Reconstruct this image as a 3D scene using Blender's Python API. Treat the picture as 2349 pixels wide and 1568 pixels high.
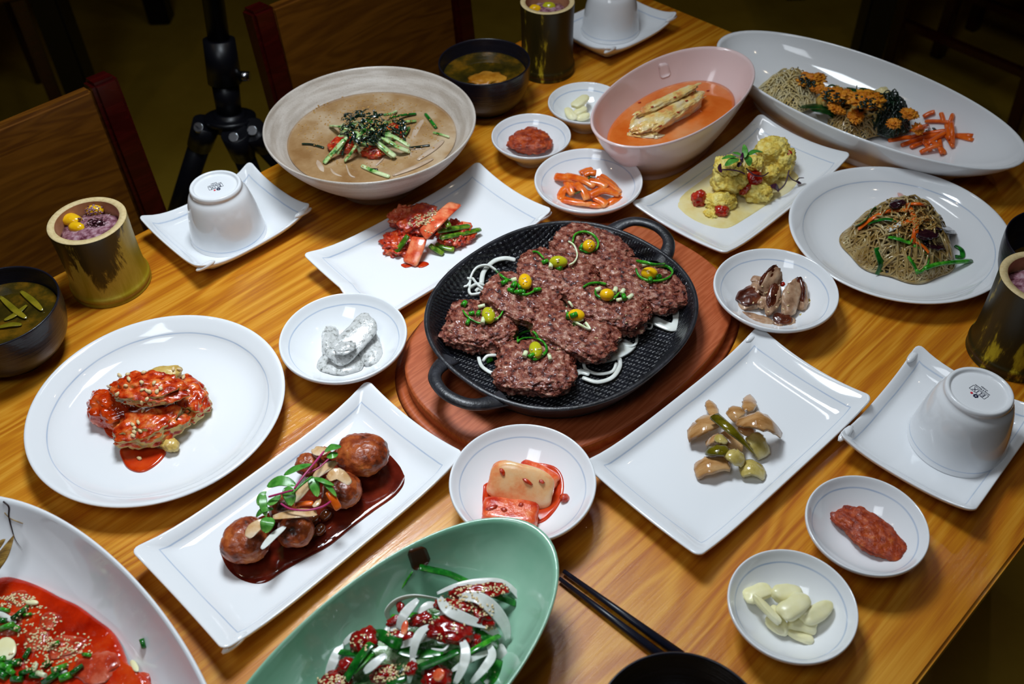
import bpy, bmesh, math, random
import numpy as np
from mathutils import Vector, Matrix
from mathutils.bvhtree import BVHTree
for o in list(bpy.data.objects): bpy.data.objects.remove(o)
SC = bpy.context.scene; COL = SC.collection
random.seed(7); NR = np.random.RandomState(7)
PI = math.pi; R = math.radians
# ------------------------------------------------------------ camera (metres; floor z=0, table top z=TZ)
TZ = 0.745; CAMH = 0.7465; FPX = 2254.0; W, H = 2349, 1568
pitch, roll = R(45.1557), R(-1.6136)
FW = Vector((0, math.cos(pitch), -math.sin(pitch))); _rt = Vector((1, 0, 0)); _up = _rt.cross(FW)
RT = _rt*math.cos(roll) + _up*math.sin(roll); UP = -_rt*math.sin(roll) + _up*math.cos(roll)
CAM = Vector((0, 0, TZ + CAMH))
cd = bpy.data.cameras.new('camera'); cam = bpy.data.objects.new('camera', cd); COL.objects.link(cam)
cam.matrix_world = Matrix(((RT.x, UP.x, -FW.x, CAM.x), (RT.y, UP.y, -FW.y, CAM.y), (RT.z, UP.z, -FW.z, CAM.z), (0, 0, 0, 1)))
cd.sensor_width = 36; cd.lens = FPX/W*36; cd.clip_start = .02
cd.dof.use_dof = True; cd.dof.focus_distance = 1.0; cd.dof.aperture_fstop = 7.0
SC.camera = cam
SC.view_settings.view_transform = 'Standard'; SC.view_settings.look = 'None'
SC.view_settings.exposure = 0.0; SC.view_settings.gamma = 1
# ------------------------------------------------------------ world and lights
w = bpy.data.worlds.new('world'); SC.world = w; w.use_nodes = True
w.node_tree.nodes['Background'].inputs[0].default_value = (1.0, .74, .40, 1)
w.node_tree.nodes['Background'].inputs[1].default_value = .035
def area(name, loc, target, sx, sy, power, col, spread=180):
    l = bpy.data.lights.new(name, 'AREA'); l.shape = 'RECTANGLE'; l.size = sx; l.size_y = sy; l.energy = power; l.color = col
    l.spread = R(spread); o = bpy.data.objects.new(name, l); COL.objects.link(o); o.location = loc
    o.rotation_euler = (Vector(target) - Vector(loc)).to_track_quat('-Z', 'Y').to_euler(); return o
area('key_light', (-.16, .93, TZ+1.10), (-.16, .66, TZ), .26, .26, 4.45, (.84, .93, 1.0), 104)
area('tube_light', (.16, 1.35, 2.62), (.1, .9, TZ), .10, .9, 1.4, (.93, .96, 1.0), 120)
area('fill_light', (-.45, -.15, 2.35), (-.2, .6, TZ), .5, .5, 1.9, (.88, .94, 1.0), 110)  # added fill lamp above and behind the camera, lifts shaded dish walls
for i, (x, y) in enumerate(((-1.3, .9), (1.2, 1.9), (1.1, .8))):
    area('ceiling_spot', (x, y, 2.7), (x, y, 0), .05, .05, .5, (1.0, .82, .6), 160)
# ------------------------------------------------------------ helpers
def tag(o, label=None, cat=None, group=None, kind=None):
    if label: o['label'] = label
    if cat: o['category'] = cat
    if group: o['group'] = group
    if kind: o['kind'] = kind
    return o
def ray(px, py): return FW*FPX + RT*(px - W/2) - UP*(py - H/2)
def at(px, py, z=0):            # point on the horizontal plane z mm above the table top
    d = ray(px, py); t = (TZ + z/1000 - CAM.z)/d.z; return CAM + d*t
def mpp(p): return (p - CAM).dot(FW)/FPX
TAU = R(43.326); DA = Vector((math.cos(TAU), math.sin(TAU), 0)); DN = Vector((-math.sin(TAU), math.cos(TAU), 0))
def ao(a, o, z=0): v = DA*a + DN*o; return Vector((v.x, v.y, z))
REG = []                        # surfaces of the current dish, for resting toppings on them
_bvh = [None, -1]
def reg(V, F):
    REG.append((V, F))
def reset(): REG.clear(); _bvh[1] = -1
def tree():
    if _bvh[1] != len(REG):
        v = []; f = []
        for V, F in REG:
            b = len(v); v += [tuple(x) for x in V]; f += [tuple(i+b for i in q) for q in F]
        _bvh[0] = BVHTree.FromPolygons(v, f) if f else None; _bvh[1] = len(REG)
    return _bvh[0]
def hit(px, py, up=0, dz=20):   # where the line of sight meets the food or dish
    t = tree()
    if t:
        loc, n, i, d = t.ray_cast(CAM, ray(px, py).normalized())
        if loc: return loc + Vector((0, 0, up/1000))
    return at(px, py, dz)
def drop(x, y, dz=20):
    t = tree()
    if t:
        loc, n, i, d = t.ray_cast(Vector((x, y, TZ+.3)), Vector((0, 0, -1)))
        if loc: return loc.z
    return TZ + dz/1000
def rawmesh(name, V, F, mat, smooth=True):
    me = bpy.data.meshes.new(name); me.from_pydata([tuple(v) for v in V], [], [tuple(f) for f in F])
    for m in (mat if isinstance(mat, (list, tuple)) else [mat]): me.materials.append(m)
    me.polygons.foreach_set('use_smooth', [smooth]*len(me.polygons)); me.update(); return me
def put(name, V, F, mat, parent=None, label=None, cat=None, group=None, kind=None, smooth=True, register=True):
    V = np.array([tuple(v) for v in V], float)
    if register: reg(V, F)
    o0 = V.mean(0); o0[2] = V[:, 2].min()
    me = rawmesh(name, V - o0, F, mat, smooth); o = bpy.data.objects.new(name, me); COL.objects.link(o)
    if parent is not None:
        rz = -parent.rotation_euler.z; o.parent = parent; o.location = Matrix.Rotation(rz, 3, 'Z') @ (Vector(o0) - parent.location); o.rotation_euler.z = rz
    else: o.location = o0
    return tag(o, label, cat, group, kind)
def part(name, V, F, mat, parent, smooth=True, label=None):      # V in the parent's own frame
    o = bpy.data.objects.new(name, rawmesh(name, V, F, mat, smooth)); COL.objects.link(o); o.parent = parent
    if parent is not None: pass
    return tag(o, label)
def thing(name, loc, rz, label, cat, group=None, kind=None):
    o = bpy.data.objects.new(name, None); COL.objects.link(o); o.location = loc; o.rotation_euler = (0, 0, rz); o.empty_display_size = .02
    return tag(o, label, cat, group, kind)
def dup(root, loc, rz, label, group=None):
    r = root.copy(); COL.objects.link(r); r.location = loc; r.rotation_euler = (0, 0, rz); r['label'] = label
    if group: r['group'] = group
    for ch in list(root.children):
        c = ch.copy(); COL.objects.link(c); c.parent = r
        for g in list(ch.children): d = g.copy(); COL.objects.link(d); d.parent = c
    return r
# numpy value noise
def _h(ix, iy, iz, s):
    n = (ix*374761393 + iy*668265263 + iz*2147483647 + s*1274126177) & 0xffffffff
    n = ((n ^ (n >> 13))*1274126177) & 0xffffffff
    return ((n ^ (n >> 16)) & 0xffff)/32767.5 - 1
def vn(P, s=0):
    P = np.asarray(P, float) + 100.; i = np.floor(P).astype(np.int64); f = P - i; f = f*f*(3-2*f); o = 0
    for a in (0, 1):
        for b in (0, 1):
            for c in (0, 1):
                wgt = (f[:, 0] if a else 1-f[:, 0])*(f[:, 1] if b else 1-f[:, 1])*(f[:, 2] if c else 1-f[:, 2])
                o = o + wgt*_h(i[:, 0]+a, i[:, 1]+b, i[:, 2]+c, s)
    return o
def fbm(P, s=0, oc=3, g=.5):
    o = 0; a = 1.
    for k in range(oc): o = o + a*vn(P*(2**k), s+k); a *= g
    return o
_RM = np.array([[.36, .48, -.80], [-.80, .60, .0], [.48, .64, .60]])
def crumb(P, s=0):              # lumpy minced texture without grid lines
    Q = P @ _RM; Q = Q + .55*np.stack([vn(Q*1.1, s+1), vn(Q*1.1+7, s+2), vn(Q*1.1+13, s+3)], 1)
    return (1-np.abs(vn(Q, s+4))) + .55*(1-np.abs(vn(Q @ _RM*2.1, s+5))) + .25*vn(Q*4.3 @ _RM, s+6)
# ------------------------------------------------------------ materials
def srgb(r, g, b):
    f = lambda c: (c/255/12.92) if c/255 <= .04045 else ((c/255+.055)/1.055)**2.4
    return (f(r), f(g), f(b), 1)
class N:
    def __init__(s, name):
        s.m = bpy.data.materials.new(name); s.m.use_nodes = True; s.t = s.m.node_tree; s.b = s.t.nodes['Principled BSDF']
        s.tc = s.t.nodes.new('ShaderNodeTexCoord')
    def n(s, k, **kw):
        x = s.t.nodes.new(k)
        for a, v in kw.items(): setattr(x, a, v)
        return x
    def l(s, a, b): s.t.links.new(a, b)
    def math(s, op, a, b=None, c=None):
        x = s.n('ShaderNodeMath', operation=op)
        for i, v in enumerate((a, b, c)):
            if v is None: continue
            if isinstance(v, (int, float)): x.inputs[i].default_value = v
            else: s.l(v, x.inputs[i])
        return x.outputs[0]
    def mapping(s, sc=(1, 1, 1), rot=(0, 0, 0), out='Object'):
        m = s.n('ShaderNodeMapping'); s.l(s.tc.outputs[out], m.inputs[0]); m.inputs['Scale'].default_value = sc; m.inputs['Rotation'].default_value = rot; return m.outputs[0]
    def noise(s, vec, scale, detail=4, rough=.55, dist=0):
        x = s.n('ShaderNodeTexNoise'); s.l(vec, x.inputs['Vector']); x.inputs['Scale'].default_value = scale; x.inputs['Detail'].default_value = detail
        x.inputs['Roughness'].default_value = rough; x.inputs['Distortion'].default_value = dist; return x.outputs[0]
    def ramp(s, fac, stops):
        x = s.n('ShaderNodeValToRGB'); s.l(fac, x.inputs[0]); e = x.color_ramp.elements
        while len(e) < len(stops): e.new(.5)
        for k, (p, c) in enumerate(stops): e[k].position = p; e[k].color = c
        return x.outputs[0]
    def mix(s, fac, a, b):
        x = s.n('ShaderNodeMix', data_type='RGBA')
        for k, v in ((0, fac), (6, a), (7, b)):
            if isinstance(v, (int, float, tuple)): x.inputs[k].default_value = v
            else: s.l(v, x.inputs[k])
        return x.outputs[2]
    def col(s, c):
        if isinstance(c, tuple): s.b.inputs['Base Color'].default_value = c
        else: s.l(c, s.b.inputs['Base Color'])
    def bump(s, h, st=.3, dist=.001):
        x = s.n('ShaderNodeBump'); s.l(h, x.inputs['Height']); x.inputs['Strength'].default_value = st; x.inputs['Distance'].default_value = dist; s.l(x.outputs[0], s.b.inputs['Normal'])
    def set(s, rough=.5, spec=.5, coat=0, coatr=.05, metal=0, trans=0, sss=0, ior=1.45):
        b = s.b.inputs; b['Roughness'].default_value = rough; b['Specular IOR Level'].default_value = spec; b['Coat Weight'].default_value = coat
        b['Coat Roughness'].default_value = coatr; b['Metallic'].default_value = metal; b['Transmission Weight'].default_value = trans; b['IOR'].default_value = ior
        if sss: b['Subsurface Weight'].default_value = sss; b['Subsurface Radius'].default_value = (.004, .003, .002); b['Subsurface Scale'].default_value = 1
        return s.m
def food(name, cols, scale=60, rough=.3, bump=.4, bs=150, bd=.001, coat=0, lo=.35, hi=.65, spec=.5, stretch=(1, 1, 1), trans=0, sss=0, detail=5):
    m = N(name); v = m.mapping(stretch); n = m.noise(v, scale, detail, .6)
    k = len(cols); m.col(m.ramp(n, [(lo+(hi-lo)*i/max(1, k-1), srgb(*c)) for i, c in enumerate(cols)]) if k > 1 else srgb(*cols[0]))
    if bump: m.bump(m.noise(v, bs, 4, .6), bump, bd)
    return m.set(rough=rough, coat=coat, spec=spec, trans=trans, sss=sss)
def porcelain(name, kind=None, a=0, b=0, wd=.0007, col=(235, 237, 240), rough=.08, bow=0):
    m = N(name); base = srgb(*col)
    if kind:
        x = m.n('ShaderNodeSeparateXYZ'); m.l(m.tc.outputs['Object'], x.inputs[0]); X, Y, Z = x.outputs
        if kind == 'round': d = m.math('SUBTRACT', m.math('SQRT', m.math('ADD', m.math('MULTIPLY', X, X), m.math('MULTIPLY', Y, Y))), a)
        elif kind == 'z': d = m.math('SUBTRACT', Z, a)
        else: d = m.math('MAXIMUM', m.math('SUBTRACT', m.math('ABSOLUTE', X), a), m.math('SUBTRACT', m.math('ABSOLUTE', Y), b))
        wob = m.noise(m.tc.outputs['Object'], 18, 2)
        d = m.math('ADD', d, m.math('MULTIPLY', m.math('SUBTRACT', wob, .5), .0016))
        k = m.math('SUBTRACT', 1, m.math('MULTIPLY', m.math('ABSOLUTE', d), 1/wd)); k = m.math('MAXIMUM', k, 0)
        k = m.math('MULTIPLY', k, m.math('ADD', .25, m.math('MULTIPLY', m.noise(m.tc.outputs['Object'], 40, 2), .75)))
        if kind != 'z': k = m.math('MULTIPLY', k, m.math('GREATER_THAN', Z, .0085))
        m.col(m.mix(m.math('MULTIPLY', k, .8), base, srgb(80, 135, 190)))
    else: m.col(base)
    m.bump(m.noise(m.tc.outputs['Object'], 9, 2), .12, .002)
    return m.set(rough=rough, spec=.5, coat=.3, coatr=.03)
def wood(name, c1, c2, c3, sc=1, rough=.3, coat=.5, coatr=.15, bump=.25, cb=0):
    m = N(name); v = m.mapping((1.1*sc, 8*sc, 8*sc)); big = m.noise(v, 1.6, 3, .5, .6)
    y = m.n('ShaderNodeSeparateXYZ'); m.l(m.tc.outputs['Object'], y.inputs[0])
    ph = m.math('ADD', m.math('MULTIPLY', y.outputs[1], 230*sc), m.math('MULTIPLY', big, 60))
    rings = m.math('ADD', m.math('MULTIPLY', m.math('SINE', ph), .5), .5)
    f = m.noise(m.mapping((10*sc, 420*sc, 100*sc)), 1, 3, .6); big2 = m.noise(m.mapping((1.2*sc, 5*sc, 5*sc)), 1.3, 2)
    k = m.math('ADD', m.math('MULTIPLY', rings, .26), m.math('ADD', m.math('MULTIPLY', f, .55), m.math('MULTIPLY', big2, .40)))
    m.col(m.ramp(k, [(.38, srgb(*c1)), (.62, srgb(*c2)), (.85, srgb(*c3))])); m.bump(f, bump, .0006)
    if cb:
        x = m.n('ShaderNodeBump'); m.l(m.noise(m.mapping((14, 300, 60)), 1, 4, .7), x.inputs['Height']); x.inputs['Strength'].default_value = cb; x.inputs['Distance'].default_value = .0008; m.l(x.outputs[0], m.b.inputs['Coat Normal'])
    return m.set(rough=rough, coat=coat, coatr=coatr)
M = {}
M['table'] = wood('table_wood', (172, 92, 6), (200, 128, 20), (220, 156, 48), 1, .40, .55, .09, .30, .7)
M['board'] = wood('board_wood', (158, 74, 36), (176, 88, 48), (188, 102, 62), 3, .40, .3, .22, .12)
M['chairwood'] = wood('chair_panel_wood', (92, 50, 8), (112, 66, 12), (126, 76, 18), 1.4, .4, .2, .3)
M['chairred'] = wood('chair_dark_red_wood', (50, 5, 4), (60, 8, 6), (70, 12, 8), 1.4, .25, .4, .2)
M['floor'] = food('floor_vinyl', [(196, 160, 44), (214, 178, 56)], 6, .5, .1, 40)
M['wall'] = food('wall_paint', [(66, 50, 26), (76, 58, 30)], 3, .8, .1)
M['black'] = food('black_stand_metal', [(14, 14, 20), (18, 18, 24)], 30, .35, 0)
M['chrome'] = food('bolt_metal', [(200, 200, 205)], 1, .2, 0); M['chrome'].node_tree.nodes['Principled BSDF'].inputs['Metallic'].default_value = 1
M['porc'] = porcelain('porcelain_plain')
M['blackbowl'] = food('black_glazed_bowl', [(16, 15, 24), (26, 24, 34)], 8, .32, .35, 30, .0015, coat=.15, stretch=(1, 1, 14))
def beige():
    m = N('beige_stoneware'); v = m.mapping(); x = m.n('ShaderNodeSeparateXYZ'); m.l(m.tc.outputs['Object'], x.inputs[0])
    n = m.noise(m.mapping((1, 1, 9)), 14, 3); sp = m.noise(v, 900, 2)
    m.col(m.mix(m.math('MULTIPLY', m.math('GREATER_THAN', sp, .62), .35), m.ramp(n, [(.35, srgb(176, 163, 150)), (.6, srgb(206, 196, 186))]), srgb(110, 84, 60)))
    m.bump(n, .4, .002); return m.set(rough=.3, coat=.2, coatr=.1)
M['beige'] = beige()
M['pink'] = porcelain('pink_glaze', col=(232, 205, 203), rough=.15)
def celadon():
    m = N('celadon_glaze'); m.col(m.ramp(m.noise(m.mapping(), 9, 4), [(.35, srgb(120, 176, 146)), (.6, srgb(156, 200, 174))])); m.bump(m.noise(m.mapping((1, 1, 4)), 30, 3), .12, .001); return m.set(rough=.1, coat=.4, coatr=.04)
M['celadon'] = celadon()
def iron():
    m = N('cast_iron_weave'); v = m.mapping((1, 1, 1), (0, 0, R(12))); x = m.n('ShaderNodeSeparateXYZ'); m.l(v, x.inputs[0])
    k = 1050
    row = m.math('MULTIPLY', x.outputs[1], k); a = m.math('SINE', m.math('ADD', m.math('MULTIPLY', x.outputs[0], k*.8), m.math('MULTIPLY', m.math('FLOOR', m.math('DIVIDE', row, PI)), PI*.5)))
    h = m.math('ADD', m.math('MULTIPLY', m.math('ABSOLUTE', m.math('SINE', row)), .6), m.math('MULTIPLY', a, .6))
    h = m.math('MULTIPLY', h, m.math('ADD', .5, m.noise(v, 90, 3)))
    g = m.math('ADD', h, m.math('MULTIPLY', m.noise(v, 600, 2), .9))
    m.col(m.ramp(m.noise(v, 60, 3), [(.3, srgb(12, 12, 16)), (.7, srgb(28, 29, 36))])); m.bump(g, .9, .0013); return m.set(rough=.26, spec=.8, coat=.25, coatr=.15)
M['iron'] = iron()
M['ironrim'] = food('cast_iron_rim', [(18, 18, 21), (46, 46, 52)], 60, .38, .6, 260, .0008, spec=.7)
def bamboo():
    m = N('bamboo_skin'); v = m.mapping((1, 1, .22)); x = m.n('ShaderNodeSeparateXYZ'); m.l(m.tc.outputs['Object'], x.inputs[0])
    n = m.noise(v, 60, 6, .7, 1.0); big = m.noise(m.mapping((1, 1, .4)), 16, 3)
    k = m.math('ADD', m.math('ADD', m.math('MULTIPLY', n, .7), m.math('MULTIPLY', big, .9)), m.math('MULTIPLY', x.outputs[2], 4.6)); k = m.math('MULTIPLY', m.math('ADD', k, m.math('MULTIPLY', x.outputs[0], -2.2)), .7)
    dark = m.ramp(k, [(.60, srgb(150, 130, 22)), (.74, srgb(178, 154, 58)), (.765, srgb(84, 66, 14)), (.79, srgb(50, 40, 8))])
    m.col(dark); m.bump(m.noise(m.mapping((1, 1, .05)), 300, 3), .25, .0006); return m.set(rough=.42, coat=.1, coatr=.2)
M['bamboo'] = bamboo()
M['bamboo2'] = food('bamboo_skin_scraped', [(190, 170, 40), (166, 144, 30), (70, 56, 12), (48, 40, 8), (44, 36, 8)], 26, .4, .25, 200, .0005, lo=.36, hi=.50, stretch=(1.6, 1.6, .4), detail=8)
M['bamboocut'] = food('bamboo_cut_edge', [(206, 180, 128), (222, 200, 150)], 300, .6, .2, 900, .0004)
M['bambooin'] = food('bamboo_inside', [(176, 120, 84), (196, 140, 104)], 60, .6, .2)
M['navy'] = food('navy_print', [(22, 30, 62)], 1, .3, 0); M['redprint'] = food('red_print', [(214, 40, 60)], 1, .3, 0)
M['patty'] = food('grilled_beef', [(20, 7, 5), (90, 32, 20), (134, 66, 48), (164, 108, 88), (206, 166, 146)], 150, .24, .9, 420, .002, lo=.32, hi=.68, detail=9, coat=.3)
M['gink'] = food('ginkgo_yellow', [(236, 176, 8), (244, 196, 30)], 90, .16, .05, coat=.4, sss=.15); M['ginkg'] = food('ginkgo_green', [(178, 176, 20), (196, 190, 40)], 90, .16, .05, coat=.4, sss=.15)
M['onion'] = food('onion_white', [(206, 208, 200), (232, 234, 228)], 60, .2, .15, 300, .0004, sss=.2, stretch=(1, 1, 1))
M['scal'] = food('scallion_green', [(14, 92, 12), (52, 150, 30), (94, 176, 52)], 120, .22, .15, coat=.3)
M['scalw'] = food('scallion_white', [(206, 222, 160), (238, 240, 214)], 120, .25, .1, sss=.1)
M['scald'] = food('chive_dark', [(8, 60, 14), (18, 96, 24), (40, 130, 34)], 90, .2, .15, coat=.3)
M['sesame'] = food('sesame_seed', [(214, 184, 128), (234, 214, 170)], 700, .4, 0)
M['sesameb'] = food('toasted_sesame', [(168, 120, 50), (206, 160, 86)], 700, .35, 0)
M['kim'] = food('kimchi_cabbage', [(150, 22, 8), (206, 60, 26), (232, 112, 70), (240, 150, 110)], 70, .18, .6, 180, .0012, coat=.5, lo=.3, hi=.7)
M['kimr'] = food('kimchi_red_paste', [(104, 14, 4), (172, 34, 8), (206, 70, 24), (226, 124, 70)], 110, .2, .8, 260, .0016, coat=.5, lo=.3, hi=.72)
M['kimo'] = food('kimchi_leaf_orange', [(190, 40, 18), (226, 96, 56), (242, 150, 104)], 60, .2, .4, 200, .0008, coat=.4, lo=.32, hi=.6)
M['kimg'] = food('kimchi_scallion', [(150, 30, 10), (60, 90, 12), (60, 110, 20), (120, 150, 40)], 90, .2, .2, coat=.4, lo=.3, hi=.55)
M['paste'] = food('soybean_chili_paste', [(118, 30, 4), (158, 54, 10), (184, 78, 24), (214, 136, 64)], 130, .38, .9, 260, .002, coat=.08, lo=.34, hi=.78)
M['redsauce'] = food('chili_sauce', [(146, 22, 2), (194, 56, 10), (216, 96, 40)], 60, .12, .3, 120, .001, coat=.5)
M['orangesauce'] = food('chili_sauce_thin', [(178, 34, 6), (204, 64, 16)], 40, .12, .2, 90, .001, coat=.5)
M['gochu'] = food('chili_dressing', [(100, 6, 6), (142, 14, 12), (170, 32, 18)], 60, .12, .3, 200, .001, coat=.6)
M['brownsauce'] = food('brown_glaze', [(70, 16, 8), (92, 26, 14), (120, 40, 20)], 30, .08, .15, 70, .0012, coat=.7)
M['meatball'] = food('glazed_meatball', [(50, 20, 10), (134, 56, 24), (170, 84, 38), (198, 118, 58)], 60, .32, .6, 200, .0016, coat=.15, lo=.32, hi=.68)
M['gonion'] = food('glazed_onion', [(200, 150, 92), (222, 190, 150), (228, 212, 192)], 36, .15, .2, coat=.5, sss=.1)
M['mook'] = food('grey_buckwheat_jelly', [(64, 62, 60), (150, 150, 146), (186, 187, 184), (200, 200, 198)], 260, .25, .6, 90, .002, lo=.28, hi=.55, coat=.2, detail=8)
M['garlic'] = food('garlic', [(232, 224, 166), (246, 242, 208)], 25, .28, .15, 60, .001, sss=.15)
M['radish'] = food('seasoned_radish', [(206, 72, 12), (232, 112, 32), (242, 156, 84)], 50, .2, .35, 160, .0008, coat=.4, sss=.1)
M['kkak'] = food('radish_kimchi', [(214, 84, 40), (238, 146, 90), (240, 186, 130), (240, 200, 150)], 30, .25, .3, 200, .0008, coat=.35, lo=.3, hi=.6, sss=.1)
M['kkakr'] = food('radish_kimchi_red', [(190, 40, 14), (226, 90, 44), (240, 140, 88)], 55, .25, .7, 200, .0014, coat=.3, sss=.05)
M['mushc'] = food('shiitake_cap', [(46, 16, 8), (84, 36, 20), (120, 62, 36)], 60, .2, .3, coat=.5)
M['mushf'] = food('shiitake_flesh', [(120, 84, 62), (178, 140, 110), (206, 178, 150)], 50, .3, .4, coat=.2)
M['pickle'] = food('soy_pickled_onion', [(150, 100, 48), (190, 142, 90), (206, 166, 116)], 26, .15, .2, 90, .0006, coat=.5, sss=.15, stretch=(1, 3, 1))
M['pickleg'] = food('soy_pickled_chili', [(66, 60, 8), (104, 94, 14), (130, 116, 30)], 40, .12, .2, coat=.5)
M['picklew'] = food('soy_pickled_cabbage', [(160, 136, 50), (200, 180, 106), (214, 200, 150)], 30, .15, .2, coat=.5)
M['egg'] = food('yolk_sauce', [(220, 180, 54), (242, 216, 104), (250, 234, 148)], 90, .4, .9, 260, .0028, coat=.08, sss=.1)
M['eggp'] = food('yolk_puddle', [(226, 204, 130), (234, 220, 160), (232, 222, 180)], 24, .15, .2, 80, .0008, coat=.3)
M['tomato'] = food('tomato', [(130, 14, 6), (176, 34, 16), (204, 70, 40)], 50, .15, .2, coat=.4)
M['leaf'] = food('micro_green', [(40, 110, 30), (82, 150, 56), (122, 180, 80)], 60, .3, .2)
M['purple'] = food('purple_leaf', [(40, 8, 34), (72, 16, 56)], 60, .35, .1); M['magenta'] = food('magenta_stem', [(166, 30, 90), (190, 60, 120)], 60, .3, 0)
M['noodle'] = food('glass_noodle', [(160, 124, 60), (198, 166, 102), (218, 198, 148)], 60, .1, .1, coat=.5, trans=.35)
M['noodlew'] = food('thin_rice_noodle', [(198, 172, 104), (214, 196, 142), (206, 196, 160)], 50, .2, .1, coat=.3)
M['carrot'] = food('carrot', [(218, 84, 12), (242, 118, 28)], 60, .25, .2, coat=.3)
M['rice'] = food('purple_rice', [(84, 36, 50), (150, 104, 116), (190, 160, 168)], 120, .25, .4, coat=.3)
M['bean'] = food('black_bean', [(36, 14, 20), (54, 22, 30)], 40, .15, .1, coat=.5)
M['brownbean'] = food('brown_glazed_bean', [(80, 34, 12), (120, 58, 24)], 40, .12, .1, coat=.6)
M['batter'] = food('fried_batter', [(180, 140, 60), (206, 172, 92), (214, 190, 120)], 50, .3, .6, 150, .0015, coat=.2)
def glazed():
    m = N('batter_with_chili_sauce'); v = m.mapping(); g = m.n('ShaderNodeNewGeometry'); x = m.n('ShaderNodeSeparateXYZ'); m.l(g.outputs['Normal'], x.inputs[0])
    n = m.noise(v, 45, 5, .6); k = m.math('ADD', m.math('MULTIPLY', n, 2.6), m.math('MULTIPLY', x.outputs[2], 1.1))
    k = m.math('MINIMUM', m.math('MAXIMUM', m.math('MULTIPLY', m.math('SUBTRACT', k, 1.60), 5), 0), 1)
    red = m.ramp(m.noise(v, 110, 4), [(.35, srgb(150, 26, 4)), (.5, srgb(200, 62, 14)), (.66, srgb(230, 128, 60))])
    bat = m.ramp(m.noise(v, 40, 4), [(.35, srgb(120, 104, 60)), (.5, srgb(196, 160, 84)), (.65, srgb(214, 190, 120))])
    m.col(m.mix(k, bat, red)); m.bump(m.noise(v, 150, 4), .6, .0016); return m.set(rough=.24, coat=.2)
M['glazed'] = glazed()
M['nut'] = food('chopped_peanut', [(222, 188, 130), (236, 214, 168)], 200, .4, .1)
M['seaweed'] = food('dried_seaweed', [(6, 18, 12), (14, 34, 22), (20, 48, 24)], 90, .18, .5, coat=.5)
def cuke():
    m = N('cucumber_strip'); m.col(m.ramp(m.noise(m.mapping(), 60, 4), [(.40, srgb(30, 100, 24)), (.47, srgb(150, 190, 110)), (.6, srgb(206, 220, 170))])); return m.set(rough=.2, coat=.4, sss=.05)
M['cuke'] = cuke()
M['broth'] = food('cold_broth', [(142, 104, 64), (166, 132, 92), (190, 166, 136)], 16, .06, .25, 90, .0008, coat=.5)
M['pinkbroth'] = food('kimchi_broth', [(206, 92, 26), (218, 116, 48), (222, 146, 92)], 11, .06, .12, 60, .0004, coat=.6)
M['soup'] = food('clear_soup', [(34, 30, 10), (60, 48, 10), (110, 76, 14)], 26, .05, .1, 60, .0005, coat=.5)
M['soupleaf'] = food('soup_cabbage', [(96, 90, 14), (140, 124, 30)], 40, .2, .2, coat=.4)
M['soupegg'] = food('soup_egg', [(150, 90, 14), (190, 130, 40)], 60, .3, .4, coat=.2)
M['cabbage'] = food('cabbage_roll_kimchi', [(214, 140, 80), (230, 196, 116), (228, 210, 160), (220, 200, 180)], 40, .18, .5, 120, .0014, coat=.4, sss=.1)
M['subm'] = food('radish_in_broth', [(178, 150, 124), (196, 176, 156)], 40, .15, .1, coat=.4)
M['chopstick'] = food('black_chopstick', [(16, 18, 30), (24, 26, 40)], 90, .35, .1)
M['redleg'] = food('dark_leg', [(26, 6, 8), (34, 8, 10)], 30, .5, 0)
M['yc'] = food('yolk_crumb', [(196, 104, 10), (226, 140, 24), (238, 166, 50)], 90, .5, .9, 220, .002)
M['darkleaf'] = food('dark_leaf', [(10, 44, 16), (18, 66, 24), (34, 96, 40)], 50, .25, .3, coat=.2)
M['brownmark'] = food('brown_print', [(52, 26, 10), (66, 34, 14)], 50, .3, .1)
M['saladbase'] = food('salad_tone_mix', [(20, 50, 16), (44, 96, 30), (150, 176, 130), (120, 20, 14)], 60, .25, .8, 160, .002, coat=.3, lo=.3, hi=.75)  # noise mix of dark green, green, pale and red salad colours
M['sauceb'] = food('red_sauce_glossy', [(140, 16, 2), (190, 40, 8), (214, 78, 24)], 22, .08, .6, 110, .002, coat=.6, lo=.35, hi=.75)
M['meatred'] = food('sauced_meat', [(150, 30, 12), (190, 66, 36), (206, 110, 84)], 50, .15, .6, 160, .0015, coat=.5)
M['tail'] = food('dried_tail', [(70, 44, 10), (130, 96, 34), (160, 126, 56)], 60, .5, .6, 160, .001, stretch=(1, 6, 1))
# ------------------------------------------------------------ shape builders
def box(sx, sy, sz, c=(0, 0, 0), bev=0.0):
    if bev <= 0: bev = min(sx, sy, sz)*.08
    bm = bmesh.new(); bmesh.ops.create_cube(bm, size=1)
    for v in bm.verts: v.co = Vector((v.co.x*sx, v.co.y*sy, v.co.z*sz))
    bmesh.ops.bevel(bm, geom=list(bm.edges), offset=bev, segments=2, affect='EDGES')
    for v in bm.verts: v.co += Vector(c)
    V = [v.co.copy() for v in bm.verts]; bm.verts.index_update(); F = [[v.index for v in f.verts] for f in bm.faces]; bm.free(); return V, F
def bar(p, q, wx, wy, bev=.003, up=(0, 0, 1)):
    p, q = Vector(p), Vector(q); L = (q-p).length; V, F = box(wx, wy, L, (0, 0, 0), bev)
    z = (q-p).normalized(); x = Vector((1, 0, 0)); x = (x - z*x.dot(z)).normalized(); y = z.cross(x); m = Matrix((x, y, z)).transposed()
    return [m @ v + (p+q)/2 for v in V], F
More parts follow.
